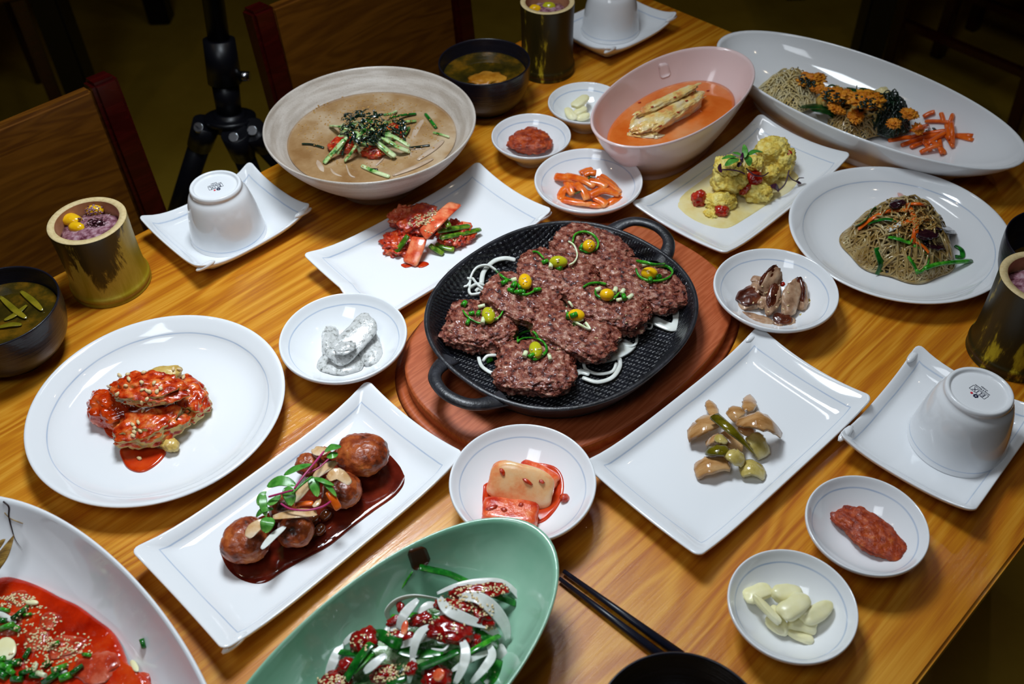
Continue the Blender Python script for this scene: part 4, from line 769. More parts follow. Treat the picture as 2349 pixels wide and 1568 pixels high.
many(lambda pts, lab: strip('stem', q4(pts), 3, 3, 'purple', lab, 'stem', 'purple stems on the yolk salad'), [([(1000, 545, 64), (1080, 545, 64), (1160, 560, 62), (1210, 585, 58)], 'purple stem curving over the front yolk lump'), ([(1220, 530, 56), (1290, 590, 52), (1370, 600, 48), (1420, 570, 46)], 'purple stem over the middle of the yolk salad'), ([(1500, 740, 16), (1570, 670, 24), (1605, 550, 34)], 'purple stem rising at the right of the yolk salad'), ([(1600, 590, 28), (1630, 630, 20), (1685, 655, 14)], 'purple stem reaching the far right leaf')])
# pickles
RP(.170, .491, .217, .724, 'rectangular white plate of soy pickled onion and chili at the right front', ((1, 1),))
zp = lambda l: [(1450+x/3.915, 850+y/3.915, z) for x, y, z in l]
for pts, w_, t_, m, nm, lab in (([(500, 540, 12), (620, 480, 22), (740, 400, 18)], 44, 8, 'pickle', 'pickled_onion', 'curled brown onion piece at the left'), ([(740, 400, 20), (720, 330, 16), (690, 260, 12)], 22, 5, 'pickle', 'pickled_onion', 'onion tip pointing up at the back left'),
    ([(870, 420, 16), (920, 370, 20), (970, 330, 18)], 30, 6, 'pickle', 'pickled_onion', 'onion piece at the back middle'), ([(1030, 350, 20), (1060, 280, 16), (1060, 210, 8)], 26, 4, 'pickle', 'pickled_onion', 'onion strip pointing up at the back'),
    ([(930, 440, 26), (1100, 420, 36), (1260, 460, 30), (1350, 560, 12)], 46, 4, 'pickle', 'pickled_onion', 'largest domed onion layer at the right'), ([(960, 490, 24), (1040, 530, 22), (1110, 530, 18)], 24, 4, 'pickle', 'pickled_onion', 'onion edge under the domed layer'),
    ([(1080, 560, 20), (1140, 640, 18), (1200, 770, 9)], 34, 4, 'picklew', 'pickled_onion', 'green-brown onion piece at the right front'), ([(560, 890, 8), (680, 830, 16), (860, 800, 14)], 40, 8, 'pickle', 'pickled_onion', 'pink-brown onion slab at the front left'),
    ([(960, 880, 10), (1080, 850, 14), (1200, 910, 7)], 34, 4, 'picklew', 'pickled_onion', 'yellow-green onion point at the front'), ([(870, 720, 22), (930, 760, 22), (1010, 800, 16)], 30, 8, 'picklew', 'pickled_cabbage', 'ribbed pale cabbage piece at the front'),
    ([(690, 700, 16), (760, 700, 22), (850, 690, 20)], 30, 14, 'pickleg', 'pickled_chili', 'short green chili piece under the onion'), ([(740, 620, 24), (790, 600, 26), (860, 640, 24)], 20, 4, 'picklew', 'pickled_onion', 'thin onion crescent in the middle'),
    ([(660, 640, 12), (720, 600, 20), (780, 560, 22)], 26, 6, 'pickle', 'pickled_onion', 'onion piece under the green chili'), ([(800, 560, 16), (900, 620, 16), (1000, 640, 16)], 44, 8, 'pickle', 'pickled_onion', 'onion base piece in the middle of the heap')):
    strip(nm, [(x, y, z*1.15+2) for x, y, z in zp(pts)], w_*1.35, t_*.9, m, lab + ' of the pickle heap', 'pickle', 'soy pickles', cup=-.14, prof='const' if w_ > 28 and 'domed' not in lab else 'spindle', jag=.10)
strip('pickled_chili', zp([(740, 410, 36), (860, 510, 40), (980, 620, 34), (1110, 760, 20)]), 27, 14, 'pickleg', 'whole green pickled chili lying on top of the pickle heap', 'pickle', 'soy pickles', prof='taper')
# ================================================================ hot plate
bp = ao(.467*K, .416*K)
o = sup(.189, .136, 2.5, 96)
dish('hot_plate_board', bp.x, bp.y, TAU, o, [(0, .0175), (.6, .0175), (.9, .0175), (.975, .0174), (.99, .0165), (.997, .0145), (.997, .008), (.994, .002), (.985, 0), (0, 0)], M['board'], 'reddish-brown oval wooden board under the iron pan', 'board')
pc = Vector((.0435*K, .6156*K, 0)); pn = thing('cast_iron_pan', (pc.x, pc.y, TZ), R(44.4), 'oval black cast iron pan with two loop handles holding beef patties', 'pan')
reset()
V, F = lathe(sup(.141, .129, 2.3, 144), dense([(0, .0270), (.5, .0270), (.80, .0276), (.86, .0310), (.91, .040), (.955, .0510), (.965, .0525)], 4)); part('pan_surface', V, F, M['iron'], pn)
mm = Matrix.Translation(pn.location) @ Matrix.Rotation(R(44.4), 4, 'Z'); reg(np.array([tuple(mm @ v) for v in V]), F)
part('pan_rim', *lathe(sup(.141, .129, 2.3, 144), dense([(.962, .0522), (.975, .0548), (.99, .0548), (1.0, .0535), (.99, .050), (.95, .040), (.90, .028), (.85, .0200), (.78, .0180), (0, .0180)], 3)), M['ironrim'], pn)
for s in (-1, 1):
    yo = (.010 if s > 0 else -.004)
    P = [Vector((s*.126, yo-.038, .047)), Vector((s*.146, yo-.033, .052)), Vector((s*.160, yo-.022, .055)), Vector((s*.166, yo, .056)), Vector((s*.160, yo+.022, .055)), Vector((s*.146, yo+.033, .052)), Vector((s*.126, yo+.038, .047))]
    C = catmull(P, 6); V = []; F = []; m_ = len(C)
    for i, c in enumerate(C):
        T = (C[min(i+1, m_-1)]-C[max(i-1, 0)]).normalized(); S = Vector((0, 0, 1)).cross(T).normalized(); U = Vector((0, 0, 1)); u = abs(i/(m_-1)-.5)*2; ww = .0062+.0055*u**3
        for j in range(10): a = 2*PI*j/10; V.append(c + S*math.cos(a)*ww + U*math.sin(a)*.0042)
    for i in range(m_-1):
        for j in range(10): F.append((i*10+j, i*10+(j+1) % 10, (i+1)*10+(j+1) % 10, (i+1)*10+j))
    part('handle', V, F, M['ironrim'], pn)
# onions under the patties
zq = lambda l, z=31: [(900+p[0]/2.936, 450+p[1]/2.936, p[2] if len(p) > 2 else z) for p in l]
for pts, w_, t_, lab in (([(1040, 380), (1000, 340), (940, 325), (880, 345), (865, 385), (890, 405)], 16, 5, 'flat white onion ring at the back left of the pan'), ([(600, 590, 34), (615, 510, 36), (680, 440, 38), (760, 418, 38), (830, 430, 36)], 12, 7, 'thick white onion arc near the left rim of the pan'),
    ([(530, 560, 38), (440, 530, 38), (385, 500, 42), (385, 560, 38), (430, 605, 34), (500, 605, 34), (530, 560, 36)], 6, 8, 'leftmost onion loop in the pan'), ([(520, 620, 34), (530, 540, 38), (570, 480, 42), (640, 465, 42), (700, 500, 38)], 6, 8, 'tall thin onion loop left of the patties'),
    ([(620, 600, 36), (570, 590, 38), (520, 620, 34), (530, 660, 32), (600, 650, 32)], 7, 7, 'small onion loop left of the patties'), ([(540, 550, 38), (580, 600, 38), (640, 640, 34)], 6, 7, 'short onion strip across the left loops'), ([(560, 640, 33), (585, 620, 35), (615, 645, 33)], 8, 6, 'tiny onion curl left of the patties'),
    ([(1490, 290, 36), (1540, 275, 38), (1605, 268, 40)], 9, 4, 'thin onion sliver at the back right'), ([(1740, 820), (1820, 860), (1890, 880), (1925, 840), (1915, 740, 34)], 26, 4, 'wide translucent onion layer at the right'),
    ([(1700, 850), (1745, 860), (1740, 890), (1700, 885)], 5, 4, 'tiny onion hook at the right'), ([(1400, 1080), (1480, 1060), (1560, 1020), (1600, 980)], 40, 4, 'ribbed onion layer at the front right'), ([(1640, 900), (1645, 980), (1610, 1010), (1560, 1000)], 7, 5, 'onion strip curving at the right front'),
    ([(1290, 1100, 34), (1300, 1160), (1380, 1195), (1480, 1180), (1510, 1120, 33)], 8, 5, 'inner onion ring at the front'), ([(1280, 1220), (1380, 1250), (1480, 1220), (1530, 1150), (1530, 1090, 33)], 11, 5, 'outer onion ring at the front'), ([(1220, 1200), (1270, 1180), (1330, 1195)], 16, 4, 'short onion slice at the front'),
    ([(580, 1080), (600, 1140), (650, 1180), (690, 1195)], 9, 5, 'onion arc near the front left handle'), ([(610, 1110, 34), (640, 1075, 36), (700, 1070, 36)], 8, 6, 'small onion strip near the front left patty')):
    strip('onion_ring' if 'ring' in lab or 'loop' in lab else 'onion_slice', zq(pts), w_, t_, 'onion', lab, 'onion', 'onion on the iron pan', roll=8)
# patties
pat = [('front left', 1101, 748, 40, 84, 74), ('third from the back in the left row', 1200, 690, 47, 92, 66), ('second from the back in the left row', 1281, 632, 49, 92, 68), ('backmost', 1356, 577, 44, 92, 68),
       ('frontmost', 1229, 843, 40, 92, 78), ('second from the front in the right row', 1319, 768, 46, 98, 66), ('third from the front in the right row', 1401, 706, 48, 92, 64), ('rightmost', 1478, 656, 46, 100, 68)]
for i, (nm, x, y, z, hl, hw) in enumerate(pat):
    c = at(x, y, z); k = mpp(c); a = R((-12, -26, -20, -34, -8, -24, -18, -26)[i]); d = Vector((math.cos(a), math.sin(a), 0))
    p = c - d*k*hl + Vector((0, 0, .0045 if i not in (0, 4) else 0)); q = c + d*k*hl - Vector((0, 0, .0045 if i not in (0, 4) else 0))
    V, F = ablob(p, q, hw*2.02, 46, pw=3.2, amp=.10, fr=2.0, res=6, oc=3)
    cn = V.mean(0); dr = V-cn; dr[:, 2] *= 2.5; dr /= np.linalg.norm(dr, axis=1)[:, None]
    cr = crumb(V*170, i+40)*.0042; V = V + dr*(cr-.0048)[:, None]
    put('beef_patty', V, F, M['patty'], None, 'grilled beef patty on the iron pan, %s' % nm, 'patty', 'grilled beef patties')
gk = [(1351, 562, 'gink', 'backmost patty'), (1281, 599, 'ginkg', 'second patty of the left row'), (1205, 644, 'gink', 'third patty of the left row'), (1489, 625, 'gink', 'rightmost patty'), (1392, 674, 'gink', 'third patty of the right row'), (1322, 721, 'gink', 'second patty of the right row'), (1121, 721, 'ginkg', 'front left patty'), (1229, 801, 'ginkg', 'frontmost patty')]
for i, (x, y, m, lab) in enumerate(gk):
    dx, dy = ((15, 3), (21, 2), (3, 19), (19, 2), (17, 2), (19, 4), (4, 19), (3, 20))[i]
    a, b = hit(x, y+9, 4.5), None; c = a; k = mpp(c); s = Vector((dx*k, -dy*k*1.25, 0)); V, F = ablob(c-s, c+s, 31, 28, pw=2, amp=.03, fr=1, res=4); put('ginkgo_nut', V, F, M[m], None, '%s ginkgo nut on the %s' % ('yellow' if m == 'gink' else 'green-yellow', lab), 'nut', 'ginkgo nuts on the patties')
def curl(pts, w_, lab, m='scal', up=2.5): strip('scallion_curl', lifted(zqq(pts), up), w_, w_*1.5, m, lab, 'scallion', 'scallion curls on the patties', n=4)
zqq = lambda l: [(900+p[0]/2.936, 450+p[1]/2.936) for p in l]
curl([(1215, 320), (1230, 270), (1290, 250), (1350, 270), (1385, 320), (1370, 370), (1310, 390), (1260, 370)], 4.5, 'green scallion ring around the nut of the backmost patty')
curl([(1185, 315), (1225, 345), (1245, 410), (1225, 455), (1190, 475)], 4, 'pale scallion curl right of the second nut', 'scalw'); curl([(945, 385), (980, 390), (1020, 430)], 4, 'thin scallion curl left of the second nut')
curl([(695, 510), (730, 545), (780, 575), (840, 580)], 5, 'green scallion curl left of the third nut'); curl([(780, 635), (830, 660), (900, 675), (960, 650), (1005, 635)], 5, 'green scallion strip in front of the third nut')
curl([(1640, 500), (1660, 550), (1720, 580), (1800, 580), (1860, 560), (1885, 520), (1850, 485), (1780, 480)], 5, 'green scallion ring around the nut of the rightmost patty'); curl([(1640, 490), (1700, 500), (1760, 515), (1830, 510)], 6, 'green scallion band across the rightmost nut', up=11)
curl([(1285, 625), (1330, 600), (1390, 595), (1440, 605)], 5, 'scallion curl behind the nut of the third right patty'); curl([(1370, 640), (1370, 675), (1420, 700), (1480, 705), (1530, 660)], 5, 'scallion curl in front of the nut of the third right patty')
curl([(475, 780), (510, 825), (580, 865), (660, 860), (720, 825), (745, 785)], 4, 'thin scallion curl around the front left nut'); curl([(845, 990), (850, 950), (910, 920), (960, 930), (980, 970)], 5, 'scallion curl behind the frontmost nut'); curl([(850, 985), (900, 965), (980, 970), (1030, 1010), (1035, 1060), (960, 1110), (930, 1080)], 5, 'scallion curl around the frontmost nut')
curl([(1220, 855), (1260, 875), (1330, 910), (1300, 860)], 5, 'white scallion sliver below the second right nut', 'scalw'); curl([(1170, 790), (1175, 745), (1190, 725), (1215, 760)], 5, 'white scallion sliver behind the second right nut', 'scalw')
def bit(x, y, ang, m, lab, L=13, w_=12):
    X, Y = zqq([(x, y)])[0]; c = hit(X, Y, 2.6); k = mpp(c); d = Vector((math.cos(R(ang)), math.sin(R(ang)), .15))*k*L/2; V, F = cyl(c-d, c+d, w_*k/2, w_*k/2*.95, 10); put('scallion_bit', V, F, M[m], None, lab, 'scallion', 'chopped scallion on the patties')
for nm, L_ in (('backmost patty', [(1275, 350, 60, 'scal')]), ('second patty of the left row', [(1028, 452, 20, 'scal'), (1068, 478, 80, 'scalw'), (1125, 495, -40, 'scal')]), ('third patty of the left row', [(820, 575, 10, 'scalw'), (755, 590, 30, 'scal'), (820, 610, 60, 'scal'), (860, 620, 100, 'scal'), (850, 655, 0, 'scal'), (885, 650, 70, 'scal'), (800, 645, -30, 'scal'), (975, 640, 0, 'scal')]),
        ('rightmost patty', [(1702, 470, 10, 'scalw'), (1735, 575, 80, 'scal'), (1790, 555, 20, 'scal')]), ('third patty of the right row', [(1500, 645, 70, 'scalw'), (1550, 655, 60, 'scalw'), (1525, 710, 10, 'scalw'), (1600, 690, 40, 'scalw'), (1560, 690, 100, 'scal'), (1480, 700, 20, 'scal'), (1385, 640, 20, 'scalw')]),
        ('second patty of the right row', [(1185, 815, 80, 'scal'), (1222, 812, 20, 'scal'), (1262, 845, 10, 'scalw'), (1235, 865, 60, 'scal')]), ('front left patty', [(602, 752, 10, 'scalw'), (535, 800, 10, 'scal'), (580, 800, 70, 'scal'), (612, 850, 80, 'scalw'), (510, 858, 70, 'scal'), (485, 737, 60, 'scal'), (655, 1115, 20, 'scal')]), ('frontmost patty', [(895, 1075, 70, 'scalw'), (1060, 1095, 100, 'scalw'), (935, 1085, 30, 'scal')])):
    for x, y, a, m in L_: bit(x, y, a, m, '%s scallion bit on the %s' % ('green' if m == 'scal' else 'white', nm), random.uniform(12, 17), random.uniform(9, 13))
seeds('sesame', [(1349, 560, 14, 12, 0, 5), (1283, 597, 16, 10, 0, 4), (1201, 640, 8, 12, 0, 4), (1390, 700, 120, 90, 30, 14), (1122, 712, 14, 8, 0, 5), (1230, 812, 24, 18, 0, 6), (1270, 810, 16, 14, 0, 4), (1360, 775, 12, 8, 0, 3), (1140, 719, 12, 12, 0, 4), (1318, 742, 8, 6, 0, 3)], 6.5, 3.4, 'sesame', 'sesame seeds scattered over the beef patties')
# ================================================================ big bowls
def patch(name, corners, n, th, mat, parent):      # thin raised mark following the glaze under it
    (a, b, c, d) = corners; V = []; F = []
    for lay in (th, -th*.5):
        for i in range(n+1):
            for j in range(n+1):
                u, v = i/n, j/n; e = .06; uu = min(max(u, 0), 1); x = (a[0]*(1-u)+b[0]*u)*(1-v) + (d[0]*(1-u)+c[0]*u)*v; y = (a[1]*(1-u)+b[1]*u)*(1-v) + (d[1]*(1-u)+c[1]*u)*v
                cx = sum(q[0] for q in corners)/4; cy = sum(q[1] for q in corners)/4
                if (i in (0, n)) and (j in (0, n)): x += (cx-x)*.16; y += (cy-y)*.16
                p = hit(x, y); V.append(p + (CAM-p).normalized()*lay)
    m = (n+1)*(n+1)
    for i in range(n):
        for j in range(n): q = i*(n+1)+j; F.append((q, q+1, q+n+2, q+n+1)); F.append((m+q, m+q+n+1, m+q+n+2, m+q+1))
    for k in range(n):
        for (p, q) in ((k, k+1), (n*(n+1)+k, n*(n+1)+k+1), (k*(n+1), (k+1)*(n+1)), (k*(n+1)+n, (k+1)*(n+1)+n)): F.append((p, q, m+q, m+p))
    return put(name, V, F, mat, parent, register=False)
# beige bowl of cold soup
dish('soup_bowl', -.1384*K, .8681*K, 0, circ(.1298, 160), [(0, .016), (.3, .018), (.5, .032), (.7, .052), (.85, .0705), (.95, .084), (.975, .0885), (.99, .0900), (1.0, .0885), (.99, .0855), (.93, .072), (.8, .052), (.6, .028), (.42, .010), (.40, 0), (.36, 0), (.34, .006), (0, .006)], M['beige'], 'large wide beige stoneware bowl of cold soup', 'bowl')
V, F = lathe(circ(.1298*.80, 120), [(0, 0), (.25, .0004), (.5, 0), (.75, .0003), (.97, 0), (1.005, .0008), (1.0, -.002), (0, -.004)]); V = [v + Vector((-.1384*K, .8681*K, TZ+.0655)) for v in V]
put('broth', V, F, M['broth'], None, 'murky light brown broth filling the large beige bowl', 'soup', None, 'stuff')
zb = lambda l, z=67.5: [(600+p[0]/3.356, 100+p[1]/3.356, p[2] if len(p) > 2 else z) for p in l]
blob('kimchi_lump', *zb([(520, 770, 70), (740, 790, 70)]), 50, 26, 'kimr', 'red kimchi under the cucumber at the left of the beige bowl', 'kimchi', res=4, amp=.25)
blob('kimchi_lump', *zb([(780, 830, 70), (955, 830, 70)]), 40, 24, 'kimr', 'red kimchi at the front of the pile in the beige bowl', 'kimchi', res=4, amp=.25)
blob('kimchi_lump', *zb([(960, 640, 72), (1090, 690, 70)]), 40, 24, 'kimr', 'red kimchi behind the cucumber at the right of the pile', 'kimchi', res=4, amp=.25)
blob('noodle_mound', *zb([(600, 700, 66), (1060, 700, 66)]), 110, 44, 'cuke', 'pale vegetable mound rising out of the broth', 'vegetable', res=4, amp=.25)
for pts, w_, m, lab in (([(530, 635), (600, 640, 80), (660, 660, 84)], 12, 'cuke', 'cucumber strip at the back left of the soup pile'), ([(480, 920), (540, 850, 74), (610, 770, 82), (640, 740, 84)], 13, 'cuke', 'long cucumber strip pointing to the front left'), ([(640, 905), (690, 840, 76), (740, 760, 84)], 13, 'cuke', 'cucumber strip at the front of the soup pile'),
    ([(580, 850, 72), (620, 780, 80), (655, 720, 84)], 9, 'cuke', 'thin cucumber strip at the left of the soup pile'), ([(870, 680, 86), (960, 740, 82), (1060, 800, 76), (1140, 830)], 15, 'cuke', 'cucumber strip fanning to the right, upper'), ([(930, 700, 84), (1020, 720, 80), (1140, 790, 72)], 12, 'cuke', 'cucumber strip fanning to the right, top one'), ([(860, 740, 84), (940, 800, 78), (1030, 870, 70)], 15, 'cuke', 'cucumber strip fanning to the right, lower'),
    ([(900, 780, 80), (960, 830, 74), (1010, 870)], 14, 'cuke', 'short cucumber strip at the right front'), ([(1260, 540, 67), (1300, 590), (1345, 650)], 8, 'scald', 'dark green cucumber skin floating at the right'), ([(990, 570, 74), (1090, 550, 70), (1190, 540)], 8, 'scald', 'dark green strip floating at the back right'), ([(1040, 600, 72), (1110, 600, 70), (1190, 595)], 7, 'cuke', 'thin cucumber strip at the back right'),
    ([(770, 940), (870, 985, 68), (985, 1025)], 10, 'cuke', 'cucumber strip floating alone at the front'), ([(1100, 700, 70), (1120, 670, 70), (1135, 645)], 8, 'scald', 'short green skin right of the soup pile'), ([(1320, 685), (1380, 700, 67), (1445, 720)], 5, 'cuke', 'thin floating cucumber sliver at the far right'), ([(940, 550, 76), (1000, 540, 72), (1040, 520)], 6, 'cuke', 'pale cucumber sliver at the back'), ([(760, 600, 88), (830, 640, 92), (880, 720, 86)], 10, 'cuke', 'cucumber strip on the top of the pile'), ([(700, 690, 86), (720, 760, 80), (760, 830, 74)], 8, 'cuke', 'cucumber strip under the seaweed')):
    strip('cucumber_strip', zb(pts), w_, 6, m, lab, 'cucumber', 'cucumber strips in the cold soup', roll=random.uniform(-25, 25))
for pts, w_, lab in (([(1400, 745), (1320, 810), (1200, 895)], 16, 'white radish strip at the right of the broth'), ([(1320, 885), (1180, 950), (1010, 1015)], 13, 'long white radish strip at the front right of the broth'), ([(1260, 570, 65), (1200, 650, 65), (1160, 740, 65)], 15, 'pale radish strip sunk at the back right'), ([(420, 880, 65), (450, 940, 65), (485, 1000, 65)], 15, 'pale radish strip sunk at the left'), ([(1260, 810, 66), (1160, 820, 66), (1150, 870, 66)], 4, 'thin pale noodle hooking at the right'), ([(650, 930, 66), (680, 1010, 66), (720, 1030, 66)], 5, 'thin pale noodle at the front'), ([(940, 880, 66), (880, 940, 66)], 6, 'short pale strip at the front'), ([(520, 940, 65), (560, 1000, 65), (640, 1030, 65)], 7, 'pale noodle sunk at the front left')):
    strip('radish_strip', zb(pts, 66.5), w_, 4, 'subm', lab, 'radish', 'radish and noodles in the broth', prof='spindle')
rs = random.Random(3); VV = []; FF = []
for i in range(150):
    x, y = inellipse(790, 640, 185, 130, 8) if i < 120 else inellipse(1040, 640, 60, 60)
    X, Y = 600+x/3.356, 100+y/3.356; e = 1-((x-790)/240)**2-((y-640)/200)**2; zt = 74+20*max(0, e)
    p = at(X, Y, zt+rs.uniform(-2, 3)); a = rs.uniform(0, PI); d = Vector((math.cos(a), math.sin(a), rs.uniform(-.7, .7))).normalized()*rs.uniform(.003, .008)
    V, F = astrip([p-d, p+Vector((0, 0, .0015)), p+d], rs.uniform(4, 9), 1.5, world=True, n=2, roll=rs.uniform(-60, 60)); b = len(VV); VV += V; FF += [tuple(q+b for q in f) for f in F]
put('seaweed_shreds', VV, FF, M['seaweed'], None, 'heap of black-green seaweed shreds on top of the cold soup', 'seaweed', None, 'stuff')
for pts, lab in (([(310, 770), (390, 775), (480, 800)], 'black seaweed strip floating at the left of the beige bowl'), ([(1140, 800, 70), (1220, 790), (1295, 780)], 'black seaweed strip at the right of the beige bowl'), ([(1080, 660, 74), (1090, 700, 72), (1105, 745)], 'black seaweed strip hanging right of the heap'), ([(620, 860, 70), (630, 800, 76), (635, 760, 80)], 'black seaweed strip at the front left of the heap'), ([(850, 965), (895, 968)], 'tiny seaweed bit at the front of the beige bowl')):
    strip('seaweed_strip', zb(pts), 6, 3, 'seaweed', lab, 'seaweed', 'loose seaweed strips')
seeds('sesame', [(852, 300, 170, 85, 0, 330), (850, 270, 75, 40, 0, 110), (880, 285, 40, 20, 0, 50)], 5, 3.4, 'sesameb', 'ground sesame floating on the cold soup')
# oval boat profile
BOAT = [(0, .0120), (.35, .0125), (.55, .0165), (.75, .0330), (.88, .0520), (.945, .0660), (.965, .0705), (.985, .0722), (1.0, .0705), (.985, .0670), (.92, .0530), (.78, .0300), (.64, .0120), (.60, .0070), (.59, 0), (.55, 0), (.53, .006), (0, .006)]
BOATW = [(0, .0100), (.4, .0105), (.62, .0150), (.80, .0290), (.91, .0440), (.955, .0540), (.970, .0585), (.985, .0602), (1.0, .0588), (.990, .0550), (.93, .0420), (.82, .0250), (.74, .0130), (.70, .0090), (.69, 0), (.66, 0), (.64, .005), (0, .005)]
# pink bowl
dish('oval_bowl', .1792*K, .9122*K, R(47.4), sup(.1406, .0760, 2.1, 144), [(a, b*1.155) for a, b in BOAT], M['pink'], 'pink oval bowl of kimchi in orange broth', 'bowl')
pk = REG[:]
V, F = lathe(sup(.1406*.79, .0760*.79, 2.1, 96), [(0, 0), (.5, 0), (.95, 0), (1.0, .0004), (1.0, -.001), (0, -.003)]); rm = Matrix.Rotation(R(47.4), 3, 'Z'); V = [rm @ v + Vector((.1792*K, .9122*K, TZ+.0455)) for v in V]
ox = bpy.data.objects['oval_bowl']; patch('embossed_square', ((1508, 147), (1532, 143), (1540, 172), (1515, 181)), 4, .0012, M['pink'], ox)
put('kimchi_broth', V, F, M['pinkbroth'], None, 'orange kimchi broth in the pink bowl', 'soup', None, 'stuff')
blob('cabbage_roll', (1452, 304, 46), (1604, 214, 54), 66, 48, 'cabbage', 'pale folded cabbage kimchi roll sticking out of the orange broth', 'kimchi', res=5, pw=3.2, amp=.10, fr=2.2, oc=4, cr=(110, .0022))
for (a, b, w_, h_, lab) in (((1462, 262, 64), (1600, 196, 70), 26, 14, 'yellow leaf folded along the top of the roll'), ((1500, 300, 56), (1612, 222, 62), 16, 22, 'translucent white rib along the right side of the roll'), ((1452, 300, 52), (1540, 262, 62), 34, 16, 'wrinkled leaf on the front of the roll'), ((1440, 306, 46), (1520, 312, 46), 26, 8, 'orange leaf in the broth in front of the roll')):
    blob('cabbage_leaf', a, b, w_, h_, 'cabbage', lab, 'kimchi', 'cabbage leaves of the roll', res=5, pw=2.6, amp=.2, fr=2.5, cr=(160, .0016))
for x, y in ((1467, 236), (1548, 224), (1588, 213), (1496, 246), (1624, 209), (1462, 263), (1556, 258), (1515, 290), (1575, 232)): blob('chili_bit', hit(x-4, y+1, .8), hit(x+4, y-1, .8), 5, 3, 'tomato', 'red chili speck on the cabbage roll', 'chili', 'chili specks in the pink bowl', res=1)
# long white dish at the top right
dish('oval_dish', .3852*K, .9346*K, R(-47), sup(.2200, .0950, 2.05, 160), BOATW, M['porc'], 'long white oval dish of salad at the upper right', 'dish', lift=None, group='long white oval dishes')
zw = lambda l: [(1650+p[0]/3.3577, p[1]/3.3577, p[2]) for p in l]
B2 = lambda nm, a, b, w_, h_, m, lab, cat, grp='yolk crumbs on the salad', **kw: blob(nm, *zw([a, b]), w_, h_, m, lab, cat, grp, **kw)
c = at(1812, 212, 20); strands('rice_noodles', c, .040, .042, .030, 150, .0009, 'noodlew', 'pale thin noodles at the left end of the salad', base=.016, ln=24)
c = at(1962, 283, 18); strands('jelly_noodles', c, .034, .034, .022, 90, .0011, 'noodle', 'clear noodles in the middle of the salad', base=.014, ln=24)
c = at(2025, 278, 18); strands('brown_seaweed', c, .036, .034, .038, 150, .0008, 'seaweed', 'tangle of dark brown seaweed beside the carrots', base=.016, cat='seaweed', ln=22)
B2('salad_lump', (780, 800, 30), (1010, 720, 34), 60, 40, 'batter', 'pale lump under the yolk crumbs at the left of the salad', 'salad', amp=.25, res=4); B2('salad_lump', (1010, 830, 36), (1290, 830, 36), 84, 60, 'batter', 'largest pale lump in the middle of the salad', 'salad', amp=.25, res=4)
B2('salad_lump', (1180, 720, 40), (1330, 780, 38), 46, 40, 'eggp', 'pale yellow piece behind the middle lump of the salad', 'salad', amp=.2, res=4)
for a, b, w_, h_, lab in (((600, 620, 44), (800, 600, 44), 44, 18, 'orange yolk crumbs on the noodles at the left'), ((700, 660, 40), (820, 700, 40), 26, 14, 'orange yolk crumbs below the first patch'), ((800, 740, 50), (1000, 720, 50), 48, 20, 'orange yolk crumbs in the left middle'), ((850, 820, 44), (960, 860, 36), 30, 14, 'small patch of yolk crumbs near the front'), ((1010, 770, 64), (1240, 760, 64), 60, 20, 'orange yolk crumbs on the middle lump'), ((1000, 900, 40), (1100, 900, 40), 44, 16, 'orange yolk crumbs at the front of the middle lump'), ((1410, 870, 52), (1520, 880, 50), 34, 14, 'orange yolk crumbs on the dark seaweed'), ((1300, 960, 44), (1390, 940, 46), 28, 14, 'yolk crumbs at the left of the dark seaweed'), ((1490, 990, 34), (1570, 990, 34), 30, 16, 'yolk crumbs beside the carrots')):
    B2('yolk_crumbs', a, b, w_, h_, 'yc', lab, 'egg', amp=.4, fr=5, res=5, oc=4)
S2 = lambda nm, pts, w_, t_, m, lab, cat, grp, **kw: strip(nm, zw(pts), w_, t_, m, lab, cat, grp, **kw)
for pts, w_, lab in (([(610, 820, 22), (760, 820, 30), (860, 870, 26), (940, 980, 12)], 34, 'large dark green leaf at the front left of the salad'), ([(700, 840, 30), (820, 860, 32), (930, 890, 22)], 24, 'second dark green leaf at the front left'), ([(980, 670, 50), (1060, 700, 54), (1080, 720, 50)], 20, 'green leaf at the back of the salad'), ([(1060, 730, 50), (1110, 690, 56), (1140, 680, 54)], 24, 'round green leaf at the back of the salad'), ([(820, 680, 50), (870, 655, 54), (930, 680, 50)], 8, 'thin green leaf at the back left'), ([(1060, 720, 52), (1058, 680, 58), (1060, 650, 60)], 3, 'thin stem at the back of the salad')):
    S2('green_leaf', pts, w_, 2.5, 'darkleaf', lab, 'leaf', 'leaves in the long salad', prof='leaf')
seeds('seaweed_flakes', [(1650+650/3.3577, 610/3.3577, 14, 10, 30, 24), (1650+710/3.3577, 645/3.3577, 10, 9, 0, 18), (1650+860/3.3577, 740/3.3577, 26, 14, 20, 44), (1650+1150/3.3577, 830/3.3577, 26, 16, 10, 36), (1650+950/3.3577, 790/3.3577, 10, 10, 0, 14), (1650+1120/3.3577, 770/3.3577, 26, 12, 10, 14), (1650+1630/3.3577, 1010/3.3577, 12, 8, 10, 6)], 10, 7, 'seaweed', 'black seaweed flakes sprinkled on the salad', 'seaweed')
CARL = ['leftmost', 'long lower left', 'upper middle crossing', 'short back', 'upright back right', 'back left', 'long one pointing right', 'second one pointing right', 'lower middle', 'steep lower left', 'lower right steep', 'bottom vertical', 'long central', 'steep central', 'bottom slanting', 'upper right steep', 'rightmost vertical', 'upper left slanting', 'lower central']
